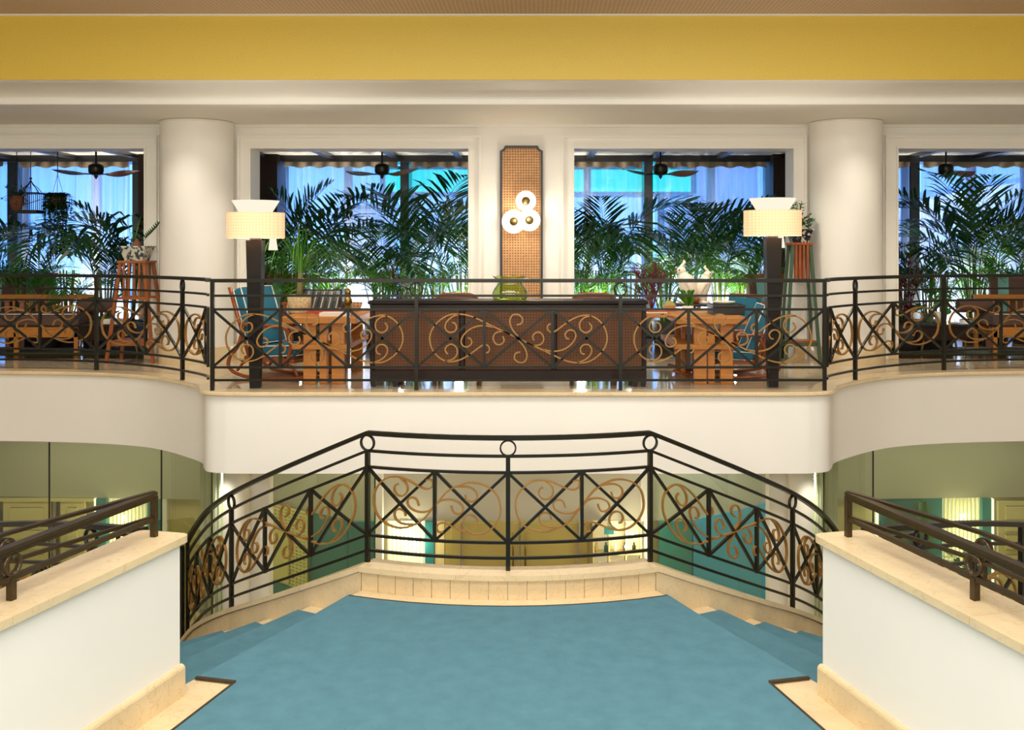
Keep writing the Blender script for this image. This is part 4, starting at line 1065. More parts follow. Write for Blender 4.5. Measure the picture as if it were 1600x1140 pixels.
fan(150, 13.9, 'ceiling fan with wooden blades beside the bird cage', 0.25)
fan(597, 13.9, 'ceiling fan with wooden blades left of the cane wall panel', -0.35)
fan(1032, 13.9, 'ceiling fan with wooden blades right of the cane wall panel', 0.3)
fan(1478, 13.9, 'ceiling fan with wooden blades in the far right bay', 0.5)

# ------------------------------------------------------------------ plants
FTOP = {}
def frond_mesh(name, L, pet, arch, npair, ll, lw, droop, seed, mt):
    """pinnate frond growing along +x and up +z"""
    rnd = random.Random(seed); mb = MB(); n = 14; pts = []
    x = z = 0.0; a = math.radians(84)
    for i in range(n+1):
        pts.append(Vector((x,0,z))); f = i/n; a -= arch/n*(0.15 if f < pet*0.8 else 1.7); x += L/n*math.cos(a); z += L/n*math.sin(a)
    mb.tube(pts, [0.010*(1-0.85*i/n) for i in range(n+1)], 4)
    for k in range(npair):
        f = pet+(1-pet)*(k+0.5)/npair; q = f*n; i = min(int(q), n-1); p = pts[i].lerp(pts[i+1], q-i); t = (pts[i+1]-pts[i]).normalized()
        up = t.cross(Vector((0,1,0))); up = -up if up.z < 0 else up
        g = math.sin(PI*min(1, 0.20+0.80*(k+0.5)/npair))**0.7
        for sg in (-1,1):
            d = (t*rnd.uniform(.6,.95)+Vector((0,sg,0))*0.85+up*rnd.uniform(0.15,0.6)).normalized()
            l = ll*g*rnd.uniform(0.75,1.15); wv = (t-d*t.dot(d)).normalized()*lw*rnd.uniform(.8,1.2)
            m1 = p+d*l*0.35+Vector((0,0,-droop*l*0.05)); m2 = p+d*l*0.70+Vector((0,0,-droop*l*0.25)); e = p+d*l*0.95+Vector((0,0,-droop*l*0.62))
            mb.add([p, m1-wv, m1+wv, m2-wv*.7, m2+wv*.7, e], [(0,1,2),(1,3,4,2),(3,5,4)])
    m = mb.mesh(name, mt); FTOP[m.name] = max(v[2] for v in mb.v); return m
KENT = [frond_mesh('frond', L, .50, ar, 19, .52, .0170, dr, sd, M['leaf']) for L, ar, dr, sd in ((1.75,1.35,.30,1),(1.6,1.8,.5,2),(1.9,0.8,.2,3),(1.5,2.4,.7,4),(1.8,1.05,.35,11))]
AREC = [frond_mesh('frond', L, .42, ar, 20, .30, .0090, dr, sd, M['leaf2']) for L, ar, dr, sd in ((1.15,1.4,.4,5),(1.0,1.9,.6,6),(1.3,1.0,.3,7),(0.9,2.3,.7,8))]
POT = MB().lathe([(0,0),(0.15,0),(0.19,0.34),(0.17,0.34),(0.16,0.30),(0,0.30)], 16).mesh('pot', M['pot'])
STEM = MB().tube([(0,0,0),(0,0,0.35),(0,0,0.75)], [0.017,0.014,0.009], 6).mesh('stem', M['stem'])
def palm(px, Y, h, kind, nf, label, seed, base=0.0, tilt=0.0):
    rnd = random.Random(seed)
    t = thing('palm', label, 'palm', (WX(px,Y), Y, base), 0, 'palms along the window bays')
    link('pot', POT, t)
    V = KENT if kind == 'k' else AREC
    nf = nf+2 if kind == 'k' else nf
    for i in range(nf):
        a = 2*PI*i/nf+rnd.uniform(-.4,.4); v = V[rnd.randrange(len(V))]
        s_ = (h*1.05-.28)/FTOP[v.name]*(1.0 if i == 1 else rnd.uniform(0.58,0.98)); s_ = min(s_, 1.6)
        if math.sin(a) > 0.2: s_ *= 0.80
        o = link('frond', v, t, (0.05*math.cos(a),0.05*math.sin(a),0.28))
        o.rotation_euler = (rnd.uniform(-.08,.08), rnd.uniform(-.12,.12), a); o.scale = (s_,)*3
        if i % 2 == 0: link('stem', STEM, t, (0.045*math.cos(a),0.045*math.sin(a),0.28), (0.06*math.sin(-a),0.06*math.cos(a),0))
    return t
PALMS = [
 (-30,14.3,1.72,'k',11,'tall dark palm at the left edge, under the hanging baskets'),
 (55,14.4,1.42,'k',10,'dark palm directly under the bird cage'),
 (35,13.9,1.30,'a',10,'bright feathery palm behind the striped chairs, far left'),
 (105,14.0,1.12,'a',10,'bright feathery palm under the trailing basket'),
 (165,14.1,1.74,'k',9,'arching palm beside the tripod-legged plant stand, far left'),
 (203,14.1,1.95,'k',7,'palm leaning in front of the dark post, far left bay'),
 (440,14.05,2.15,'k',10,'dark palm in the corner just right of the left lamp'),
 (490,14.15,2.22,'k',10,'tall palm in front of the pale mullion, left centre bay'),
 (455,13.6,1.40,'a',12,'bright grassy palm behind the stone pot, left centre bay'),
 (520,13.9,1.22,'a',9,'feathery palm low beside the bright curtain, left centre bay'),
 (590,14.2,1.66,'k',8,'slender palm under the left centre ceiling fan'),
 (650,14.5,2.40,'k',11,'tallest palm in front of the post, left centre bay'),
 (605,13.8,1.25,'a',9,'feathery low palm left of the red stemmed plant'),
 (685,13.9,1.35,'a',9,'feathery low palm right of the red stemmed plant'),
 (722,14.4,2.05,'k',9,'dark palm cut by the left edge of the central pier'),
 (905,14.4,1.92,'k',9,'dark palm cut by the right edge of the central pier'),
 (950,14.4,2.18,'k',11,'wide palm in front of the cyan glow, right centre bay'),
 (925,13.8,1.40,'a',10,'feathery low palm just right of the central pier'),
 (985,13.8,1.22,'a',9,'feathery low palm behind the branching red coral'),
 (1040,13.9,1.60,'a',10,'feathery palm behind the white cockatoo'),
 (1080,14.5,2.30,'k',12,'tallest palm under the right centre ceiling fan'),
 (1125,14.2,2.05,'k',9,'dark palm between the cockatoo and the right lamp'),
 (1160,13.8,1.50,'a',11,'bright feathery palm just left of the right lamp'),
 (1195,14.1,2.18,'k',8,'dark palm partly hidden by the right lamp shade'),
 (1412,14.3,1.55,'k',8,'low palm against the jamb, far right bay'),
 (1450,14.2,1.62,'k',8,'palm with one flat outstretched frond, far right bay'),
 (1522,14.2,2.42,'k',12,'tallest palm of the far right bay'),
 (1470,13.8,1.08,'a',9,'bright feathery low palm behind the glass lantern'),
 (1555,13.9,1.75,'a',10,'dense palm behind the striped armchair, far right bay'),
 (1600,14.4,2.05,'k',10,'dark palm at the far right edge'),
]
for i, (px, Y, h, kind, nf, lb) in enumerate(PALMS): palm(px, Y, h, kind, nf, lb, 100+i)
# red stemmed plants
def redplant(px, Y, h, lb, seed, z0=0.0):
    rnd = random.Random(seed); t = thing('red_leaf_plant', lb, 'plant', (WX(px,Y),Y,z0), 0)
    link('pot', POT, t)
    for i in range(7):
        a = rnd.uniform(0,2*PI); r = rnd.uniform(0.05,0.22); top = Vector((r*math.cos(a),r*math.sin(a),h*rnd.uniform(.65,1)))
        mid = Vector((r*.3*math.cos(a),r*.3*math.sin(a),h*.5)); P_ = spline([(0,0,.3),mid,top], 5)
        part('stem', MB().tube(P_, 0.008, 5), M['redleaf'], t)
        for k in range(4, len(P_)):
            mb = MB()
            for q in range(3):
                aa = rnd.uniform(0,2*PI); d = Vector((math.cos(aa),math.sin(aa),rnd.uniform(0.1,0.8))).normalized(); l = rnd.uniform(.07,.13); sd = d.cross(Vector((0,0,1))).normalized()*0.016
                p = P_[k]; mb.add([p,p+d*l*.5-sd,p+d*l*.5+sd,p+d*l], [(0,1,3),(0,3,2)])
            part('leaf', mb, M['redleaf'], t)
    return t
redplant(630, 13.5, 1.15, 'dark red leafed plant among the palms, left of the centre pier', 5)
redplant(1418, 13.3, 1.25, 'dark red leafed plant beside the jamb of the far right opening', 6)
# broad leaf plant against the central pier and far right
def broad(px, Y, h, lb, seed, n=16, sz=0.22):
    rnd = random.Random(seed); t = thing('broad_leaf_plant', lb, 'plant', (WX(px,Y),Y,0), 0)
    link('pot', POT, t)
    for i in range(n):
        a = rnd.uniform(0,2*PI); hh = h*rnd.uniform(.35,1); r = 0.10+0.18*rnd.random()
        e = Vector((r*math.cos(a),r*math.sin(a),hh)); part('stem', MB().tube(spline([(0,0,.3),(e.x*.3,e.y*.3,hh*.7),e], 4), 0.006, 5), M['stem'], t)
        d = Vector((math.cos(a),math.sin(a),rnd.uniform(-.5,.5))).normalized(); sd = d.cross(Vector((0,0,1))).normalized(); s_ = sz*rnd.uniform(.7,1.1)
        vs = [e, e+d*s_*.25+sd*s_*.42, e+d*s_*.6+sd*s_*.38, e+d*s_, e+d*s_*.6-sd*s_*.38, e+d*s_*.25-sd*s_*.42, e+d*s_*.5+Vector((0,0,-.02))]
        part('leaf', MB().add(vs, [(0,1,6),(1,2,6),(2,3,6),(3,4,6),(4,5,6),(5,0,6)]), M['leaf3'], t)
    return t
broad(738, 13.6, 1.05, 'bright broad leafed plant against the central pier', 9, 22)
broad(1455, 13.5, 0.95, 'bright lime broad leafed plant behind the lantern, far right', 10, 14)
broad(70, 13.5, 0.85, 'bright broad leafed plant behind the striped chairs', 12, 18)
broad(150, 13.6, 0.75, 'bright broad leafed plant behind the daybed back', 13, 18)

# hanging baskets and bird cage in the far left bay
def hang_rod(t, z0, z1, r=0.005): part('hanger', MB().tube([(0,0,z0),(0,0,z1)], r, 5), M['iron'], t)
Yh = 13.6
t = thing('hanging_basket', 'hanging basket of trailing ivy beside the bird cage', 'hanging plant', (WX(90,Yh),Yh,1.95))
for a in (0,2.1,4.2): part('hanger', MB().tube([(0.085*math.cos(a),0.085*math.sin(a),0.06),(0,0,0.36)], 0.003, 4), M['iron'], t)
part('hook_rod', MB().tube([(0,0,0.36),(0,0,0.75)], 0.006, 6), M['iron'], t)
part('bowl', MB().lathe([(0,-0.06),(0.06,-0.05),(0.095,0.0),(0.10,0.06),(0.09,0.06),(0,0.04)], 16), M['terracotta'], t)
rnd = random.Random(4)
for i in range(60):
    a = rnd.uniform(0,2*PI); L = rnd.uniform(0.22,0.62) if i % 2 else rnd.uniform(.05,.22); r = rnd.uniform(0.06,0.16)
    P_ = spline([(0.05*math.cos(a),0.05*math.sin(a),0.08),(r*math.cos(a),r*math.sin(a),0.10),(r*1.15*math.cos(a),r*1.15*math.sin(a),-0.15*min(1,L*2)),(r*1.05*math.cos(a)+rnd.uniform(-.04,.04),r*1.05*math.sin(a),-L)], 4)
    mb = MB().tube(P_, 0.003, 4)
    for p in P_[1:]:
        for q in range(5):
            aa = rnd.uniform(0,2*PI); d = Vector((math.cos(aa),math.sin(aa),rnd.uniform(-1,.3))).normalized(); sd = d.cross(Vector((0,0,1))).normalized()*0.013; l = 0.05
            mb.add([p,p+d*l*.5-sd,p+d*l*.5+sd,p+d*l], [(0,1,3),(0,3,2)])
    part('vine', mb, M['leaf'], t)
Yp = 13.3
t = thing('hanging_basket', 'terracotta hanging pot with small leafy plant, left of the bird cage', 'hanging plant', (WX(26,Yp),Yp,1.93))
for a in (0.3,2.4,4.5): part('hanger', MB().tube([(0.08*math.cos(a),0.08*math.sin(a),0.08),(0,0,0.52)], 0.003, 4), M['iron'], t)
part('hook_rod', MB().tube([(0,0,0.52),(0,0,0.77)], 0.006, 6), M['iron'], t)
part('bowl', MB().lathe([(0,-0.12),(0.05,-0.11),(0.08,-0.03),(0.085,0.08),(0.07,0.08),(0,0.05)], 16), M['terracotta'], t)
for i in range(26):
    a = rnd.uniform(0,2*PI); r = rnd.uniform(.05,.2); z = rnd.uniform(-.05,.22); e = Vector((r*math.cos(a),r*math.sin(a),z)); mb = MB().tube([(0,0,.05),e*0.6+Vector((0,0,.06)),e], 0.003, 4)
    for q in range(6):
        aa = rnd.uniform(0,2*PI); d = Vector((math.cos(aa),math.sin(aa),rnd.uniform(-.6,.8))).normalized(); sd = d.cross(Vector((0,0,1))).normalized()*0.013; l = 0.05; p = e*rnd.uniform(.6,1)
        mb.add([p,p+d*l*.5-sd,p+d*l*.5+sd,p+d*l], [(0,1,3),(0,3,2)])
    part('sprig', mb, M['leaf'], t)
Yg = 13.5; cz = WZ(332,Yg)
t = thing('bird_cage', 'dark metal bird cage hanging between two hanging plants', 'bird cage', (WX(48,Yg),Yg,cz))
part('hook_rod', MB().tube([(0,0,0.46),(0,0,2.70-cz)], 0.006, 6), M['post'], t)
cw_ = 0.125
part('tray', MB().bbox(-cw_-.015,cw_+.015,-cw_-.015,cw_+.015,-0.012,0.03), M['post'], t)
part('eave', MB().box(-cw_-.012,cw_+.012,-cw_-.012,cw_+.012,0.245,0.262), M['post'], t)
for i in range(6):
    for s1 in (-1,1):
        v = -cw_+2*cw_*i/5
        part('bar', MB().tube([(v,s1*cw_,0.03),(v,s1*cw_,0.25)], 0.005, 5), M['post'], t)
        if 0 < i < 5: part('bar', MB().tube([(s1*cw_,v,0.03),(s1*cw_,v,0.25)], 0.005, 5), M['post'], t)
for i in range(8):
    a = 2*PI*(i+.5)/8; k = cw_/max(abs(math.cos(a)),abs(math.sin(a))); part('roof_bar', MB().tube(spline([(k*math.cos(a),k*math.sin(a),.26),(k*.6*math.cos(a),k*.6*math.sin(a),.33),(k*.25*math.cos(a),k*.25*math.sin(a),.37),(0,0,.43)], 4), 0.005, 5), M['post'], t)
part('finial', MB().ball((0,0,.45), .018), M['post'], t)
part('perch', MB().tube([(-cw_,0,.09),(cw_,0,.17)], 0.005, 5), M['post'], t)

# plant stands
def plant_stand(px, Y, top, lb, col, slat, w0=0.145, w1=0.28):
    t = thing('plant_stand', lb, 'plant stand', (WX(px,Y),Y,0))
    part('top_board', MB().bbox(-w0-.02,w0+.02,-w0-.02,w0+.02,top-0.03,top), M[slat], t)
    for sx in (-1,1):
        for sy in (-1,1):
            part('leg', MB().frustum((sx*w1,sy*w1*.8,0),0.018,0.018,(sx*w0*.92,sy*w0*.92,top-.03),0.018,0.018), M[col], t)
    for sy in (-1,1):
        for i in range(4):
            x = -w0*.6+w0*1.2*i/3
            part('slat', MB().box(x-.012,x+.012,sy*(w0+.01)-.006,sy*(w0+.01)+.006,top-.42,top-.03), M[slat], t)
        wz = w0+(w1-w0)*0.42/top
        part('rail', MB().box(-wz,wz,sy*(w0+.015)-.01,sy*(w0+.015)+.01,top-.45,top-.42), M[col], t)
    part('shelf', MB().box(-w1*.82,w1*.82,-w1*.62,w1*.62,0.24,0.262), M[slat], t)
    for sy in (-1,1): part('rail', MB().box(-w1*.9,w1*.9,sy*w1*.68-.012,sy*w1*.68+.012,.20,.24), M[col], t)
    return t
plant_stand(214, 12.05, WZ(407,12.05), 'slatted orange brown plant stand by the far left opening', 'teak', 'teak', 0.15, 0.27)
plant_stand(1249, 11.95, WZ(379,11.95), 'tall green legged plant stand with red slats by the right lamp', 'greenpaint', 'redwood', 0.11, 0.20)
# patterned porcelain bowls on the stands
m, n, b = newmat('blue_white_porcelain'); b.inputs['Roughness'].default_value = 0.2
tc = n.nodes.new('ShaderNodeTexCoord'); vz = n.nodes.new('ShaderNodeTexNoise'); vz.inputs['Scale'].default_value = 26; vz.inputs['Detail'].default_value = 3; n.links.new(tc.outputs['Object'], vz.inputs['Vector'])
cr_ = n.nodes.new('ShaderNodeValToRGB'); cr_.color_ramp.elements[0].position = .47; cr_.color_ramp.elements[0].color = S(66,74,78); cr_.color_ramp.elements[1].position = .53; cr_.color_ramp.elements[1].color = S(206,206,186)
n.links.new(vz.outputs[0], cr_.inputs[0]); n.links.new(cr_.outputs[0], b.inputs['Base Color']); M['porc'] = m
m2 = m.copy(); m2.name = 'dark_porcelain'; rr = [x for x in m2.node_tree.nodes if x.type == 'VALTORGB'][0]; rr.color_ramp.elements[0].position = .53; rr.color_ramp.elements[1].position = .58; rr.color_ramp.elements[0].color = S(34,36,44); M['porcd'] = m2
def bowl(px, Y, z, w0, w1, h, mt, lb):
    t = thing('porcelain_pot', lb, 'pot', (WX(px,Y),Y,z), 0)
    part('bowl', MB().frustum((0,0,0),w0,w0,(0,0,h),w1,w1), mt, t)
    part('rim', MB().box(-w1-.012,w1+.012,-w1-.012,w1+.012,h,h+.016), mt, t)
    part('foot', MB().box(-w0*.9,w0*.9,-w0*.9,w0*.9,-.0,.012), mt, t)
    return t
zt = WZ(407,12.05)
t = bowl(214, 12.05, zt, 0.105, 0.15, 0.155, M['porc'], 'blue and white square porcelain planter on the orange brown stand')
part('cone_cover', MB().frustum((0.0,0,.171),.05,.05,(0,0,.26),.006,.006), M['terracotta'], t, False, 'brown pyramid in the planter')
P_ = spline([(.03,0,.17),(.10,0,.26),(.18,-.02,.33),(.26,-.02,.42)], 4); mb = MB().tube(P_, .003, 4)
for k_, p in enumerate(P_[4:]):
    for sg in (-1,1):
        d = Vector((.3*sg,0,.8)).normalized(); l = .06; sd = Vector((.010,0,0)); mb.add([p,p+d*l*.5-sd,p+d*l*.5+sd,p+d*l], [(0,1,3),(0,3,2)])
part('twig', mb, M['leaf'], t)
for i in range(7):
    a = rnd.uniform(0,2*PI); part('blade', MB().tube([(-.04,0,.17),(-.04+.05*math.cos(a),.04*math.sin(a),.38),(-.04+.08*math.cos(a),.08*math.sin(a),.52)], [.004,.004,.001], 4), M['leaf3'], t)
zt = WZ(379,11.95)
t = bowl(1249, 11.95, zt, 0.085, 0.125, 0.14, M['porcd'], 'dark patterned porcelain planter on the green legged stand')
for i in range(18):
    a = rnd.uniform(0,2*PI); hh = rnd.uniform(.1,.34); r = rnd.uniform(.05,.2); e = Vector((r*math.cos(a),r*math.sin(a),.15+hh)); mb = MB().tube(spline([(0,0,.14),(e.x*.3,e.y*.3,.15+hh*.6),e], 3), .004, 4)
    for q in range(8):
        aa = rnd.uniform(0,2*PI); d = Vector((math.cos(aa),math.sin(aa),rnd.uniform(-.3,.7))).normalized(); sd = d.cross(Vector((0,0,1))).normalized()*.020; l = .075; p = e*rnd.uniform(.65,1)
        p = Vector((p.x,p.y,.15+(p.z-.15))); mb.add([p,p+d*l*.5-sd,p+d*l*.5+sd,p+d*l], [(0,1,3),(0,3,2)])
    part('sprig', mb, M['leaf3'] if i % 2 else M['leaf'], t)
# ------------------------------------------------------------------ gallery furniture
# central cane wall panel with notched corners and triple light
Yp = 12.355; x0, x1 = WX(781.5,Yp), WX(848,Yp); zt = WZ(228,Yp); zb = 0.34
def notched(x0, x1, z0, z1, r):
    P_ = [(x0,z0),(x1,z0)]
    P_ += [(x1-r*math.sin(a) if False else x1-r+r*(1-math.sin(a)), z1-r+r*(1-math.cos(a))) for a in (0,)] and []
    for k in range(6):
        a = PI/2*k/5; P_.append((x1-r*math.sin(a), z1-r*math.cos(a)))      # concave corner
    for k in range(6):
        a = PI/2*(1-k/5); P_.append((x0+r*math.sin(a), z1-r*math.cos(a)))
    return P_
t = thing('wall_panel', 'tall cane wall panel with black notched frame on the central pier', 'panel', ((x0+x1)/2,12.36,zb))
def xz_prism(poly, y0, y1):
    n = len(poly); return MB().add([(x,y0,z) for x,z in poly]+[(x,y1,z) for x,z in poly], [tuple(range(n)),tuple(reversed(range(n,2*n)))]+[(i,n+i,n+(i+1)%n,(i+1)%n) for i in range(n)])
part('cane_field', xz_prism(notched(x0+.01,x1-.01,zb+.01,zt-.01,.05), 12.335, 12.355), M['cane'], t, True)
poly = notched(x0+.012,x1-.012,zb+.012,zt-.012,.05)
part('frame', MB().sweep([(x,12.333,z) for x,z in poly], 0.018, 0.013, Vector((0,1,0)), closed=True), M['black'], t, True, 'black notched frame')
M['opal'] = emis('opal_glass', (1.0,0.84,0.60,1), 2.6)
s = thing('wall_light', 'cluster of three glowing opal disc lights on the cane panel', 'wall light', (WX(816,12.2),12.33,WZ(335,12.2)))
for (px, py, rp, d) in ((802.7,346,18.5,0.07),(827.2,344,17.0,0.10),(821.7,314,16.0,0.13)):
    Yd = 12.33-d; c = W(px,py,Yd); r = rp*Yd/F
    mb = MB(); n = 32
    prof = [(r,0.0),(r,-0.012),(r*.96,-.018),(r*.5,-.022),(0,-.022)]
    vs = []; 
    for (q, dy) in prof[:-1]:
        for k in range(n): vs.append((c.x+q*math.cos(2*PI*k/n), c.y+dy, c.z+q*math.sin(2*PI*k/n)))
    vs.append((c.x,c.y-.022,c.z)); fs = []
    for i in range(3):
        for k in range(n): fs.append((i*n+k,i*n+(k+1)%n,(i+1)*n+(k+1)%n,(i+1)*n+k))
    for k in range(n): fs.append((3*n+k,3*n+(k+1)%n,4*n))
    fs.append(tuple(reversed(range(n))))
    dk = part('opal_disc', mb.add(vs, fs), M['opal'], s, True)
    part('brass_boss', MB().ball((c.x,c.y-.03,c.z), .052, .03, .052, 14, 8), mat('bronze_boss', S(112,92,50), 0.3, 0.7) if 'bronze_boss' not in bpy.data.materials else bpy.data.materials['bronze_boss'], s, True, 'dark bronze central boss')
    part('mount', MB().tube([(c.x,c.y,c.z),(c.x,12.335,c.z)], 0.03, 10), M['brass'], s, True)
    for a in (0.2, 2.0): part('seam', MB().sweep([(c.x+.055*math.cos(a),c.y-.0235,c.z+.055*math.sin(a)),(c.x+r*.95*math.cos(a),c.y-.019,c.z+r*.95*math.sin(a))], .0015, .0015, Vector((0,1,0))), M['brass'], s, True)
point('wall_light_glow', (WX(816,12.0),12.02,WZ(335,12.0)), 9, WARM2, 0.10)

# sideboard
YF = 9.86; x0, x1 = WX(578,YF), WX(1010,YF); zt = WZ(470,YF); YR = 10.34
t = thing('sideboard', 'long dark wood sideboard with cane panels behind the railing', 'sideboard', ((x0+x1)/2,(YF+YR)/2,0))
part('top_board', MB().bbox(x0-.02,x1+.02,YF-.02,YR+.02,zt-.032,zt,.008), M['darkwood'], t, True)
part('carcass', MB().box(x0+.01,x1-.01,YF+.03,YR,0.155,zt-.032), M['darkwood'], t, True)
part('top_rail', MB().bbox(x0,x1,YF,YF+.03,zt-.095,zt-.032), M['darkwood'], t, True)
part('bottom_rail', MB().bbox(x0,x1,YF-.01,YF+.03,0.055,0.165), M['darkwood'], t, True)
st = [x0, WX(722,YF), WX(866,YF), x1]
for i, x in enumerate(st):
    w_ = .045
    xx = x+ (w_/2 if i == 0 else -w_/2 if i == 3 else 0)
    part('stile', MB().bbox(xx-w_/2,xx+w_/2,YF-.004,YF+.03,0.16,zt-.09), M['darkwood'], t, True)
for i in range(3):
    part('cane_panel', MB().box(st[i]+.03,st[i+1]-.03,YF+.012,YF+.022,.16,zt-.09), M['cane_dark'], t, True, 'amber cane panel')
for x in (x0+.03, WX(617,YF), WX(992,YF), x1-.03):
    for y in (YF+.03, YR-.05): part('foot', MB().frustum((x,y,0),.022,.022,(x,y,.06),.03,.03), M['black'], t, True)
# glass vase on the sideboard
M['vaseglass'] = glass('green_glass', (0.74,0.87,0.40,1), 1.8, 0.05, 0.10, S(120,170,40))
vb = MB().lathe([(0.0,0.004),(0.155,0.004),(0.172,0.03),(0.170,0.07),(0.150,0.115),(0.122,0.15),(0.113,0.17),(0.125,0.195),(0.158,0.222),(0.168,0.228)], 72,
     rfun=lambda r, z, a: r*(1+0.022*math.sin(a*24))*(1+0.05*math.sin(a*6)*max(0,(z-.17)/.06)))
vb.v = [(x,y,z+(0.012*math.sin(math.atan2(y,x)*6) if z > .2 else 0)) for x,y,z in vb.v]
single('glass_vase', vb, M['vaseglass'], 'ribbed green glass vase with a wavy lip on the sideboard', 'vase', (WX(797,10.08),10.08,zt))

# floor lamps
M['linen'] = weave('linen_shade', S(244,206,160), S(234,190,144), 36, 0.8, emit=0.46)
M['shade'] = emis('cream_shade_glow', (1.0,0.90,0.72,1), 0.74)
for (px, lb, dx) in ((399.5,'floor lamp with two stacked shades at the left end of the straight railing',0.135),(1207,'floor lamp with two stacked shades at the right end of the straight railing',0.105)):
    Y = 9.80 if px < 800 else 9.86
    x = WX(px,Y); t = thing('floor_lamp', lb, 'lamp', (x,Y,0))
    zs = WZ(372 if px < 800 else 368.5,Y); k = Y/F
    part('post', MB().frustum((0,0,0.0),.046,.046,(0,0,zs-.02),.074,.074), M['lampwood'], t)
    part('collar', MB().lathe([(0.0,-.03),(.055,-.03),(.055,0.03),(0,0.03)], 16, (0,0,zs)), M['chrome'], t)
    mb = MB().lathe([(44.5*k,zs),(44.5*k,zs+39*k)], 40); mb.lathe([(44*k,zs+39*k),(44*k,zs)], 40)
    part('lower_shade', mb, M['linen'], t, False, 'woven linen drum shade')
    mb = MB().lathe([(24.5*k,zs+39*k),(36.5*k,zs+58.5*k)], 40); mb.lathe([(36*k,zs+58.5*k),(24*k,zs+39*k)], 40)
    part('upper_shade', mb, M['shade'], t, False, 'flared cream upper shade')
    part('shade_top_ring', MB().tube([(44.3*k*math.cos(2*PI*i/32),44.3*k*math.sin(2*PI*i/32),zs+39*k) for i in range(32)], .004, 5, closed=True), M['linen'], t)
    part('shade_spider', MB().box(-44*k,44*k,-.006,.006,zs+20*k,zs+20*k+.006), M['chrome'], t)
    part('inner_diffuser', MB().lathe([(.045,-.115),(.028,.02)], 16, (dx,.12,zs)), M['shade'], t, False, 'small white lit cone below the drum')
    part('diffuser_arm', MB().tube([(0,0,zs+.02),(dx,.12,zs+.02)], .006, 6), M['chrome'], t)
    point('floor_lamp_bulb', (x,Y,zs+0.15), 16, WARM2, 0.06)

# trestle tables seen end-on
def trestle(x0, x1, Y0, Y1, zt, lb, sh):
    xc = (x0+x1)/2; t = thing('table', lb, 'table', (xc,(Y0+Y1)/2,0)); w_ = x1-x0
    part('tabletop', MB().bbox(x0,x1,Y0,Y1,zt-.066,zt,.006), M['oak'], t, True)
    for y in (Y0+.10, Y1-.16):
        for f in (0.27, 0.645):
            part('leg', MB().bbox(x0+w_*f,x0+w_*f+.125,y,y+.05,0,zt-.066,.004), M['oak'], t, True)
        part('centre_post', MB().bbox(x0+w_*.475,x0+w_*.575,y+.03,y+.12,0,zt-.066,.004), M['oak'], t, True)
    part('shelf', MB().bbox(x0+sh[0],x0+sh[1],Y0+.04,Y1-.1,.345,.395,.004), M['oak'], t, True)
    return t
TL = (WX(438,9.95), WX(557,9.95)); TR = (WX(1057,9.95), WX(1168,9.95)); ZT_ = WZ(495,9.95); ZTR = ZT_-.005
trestle(TL[0],TL[1],9.95,11.25,ZT_,'oak trestle table seen end-on beside the left rocking chair',(.10,.66))
trestle(TR[0],TR[1],9.95,11.25,ZTR,'oak trestle table seen end-on beside the right rocking chair',(-.01,.58))

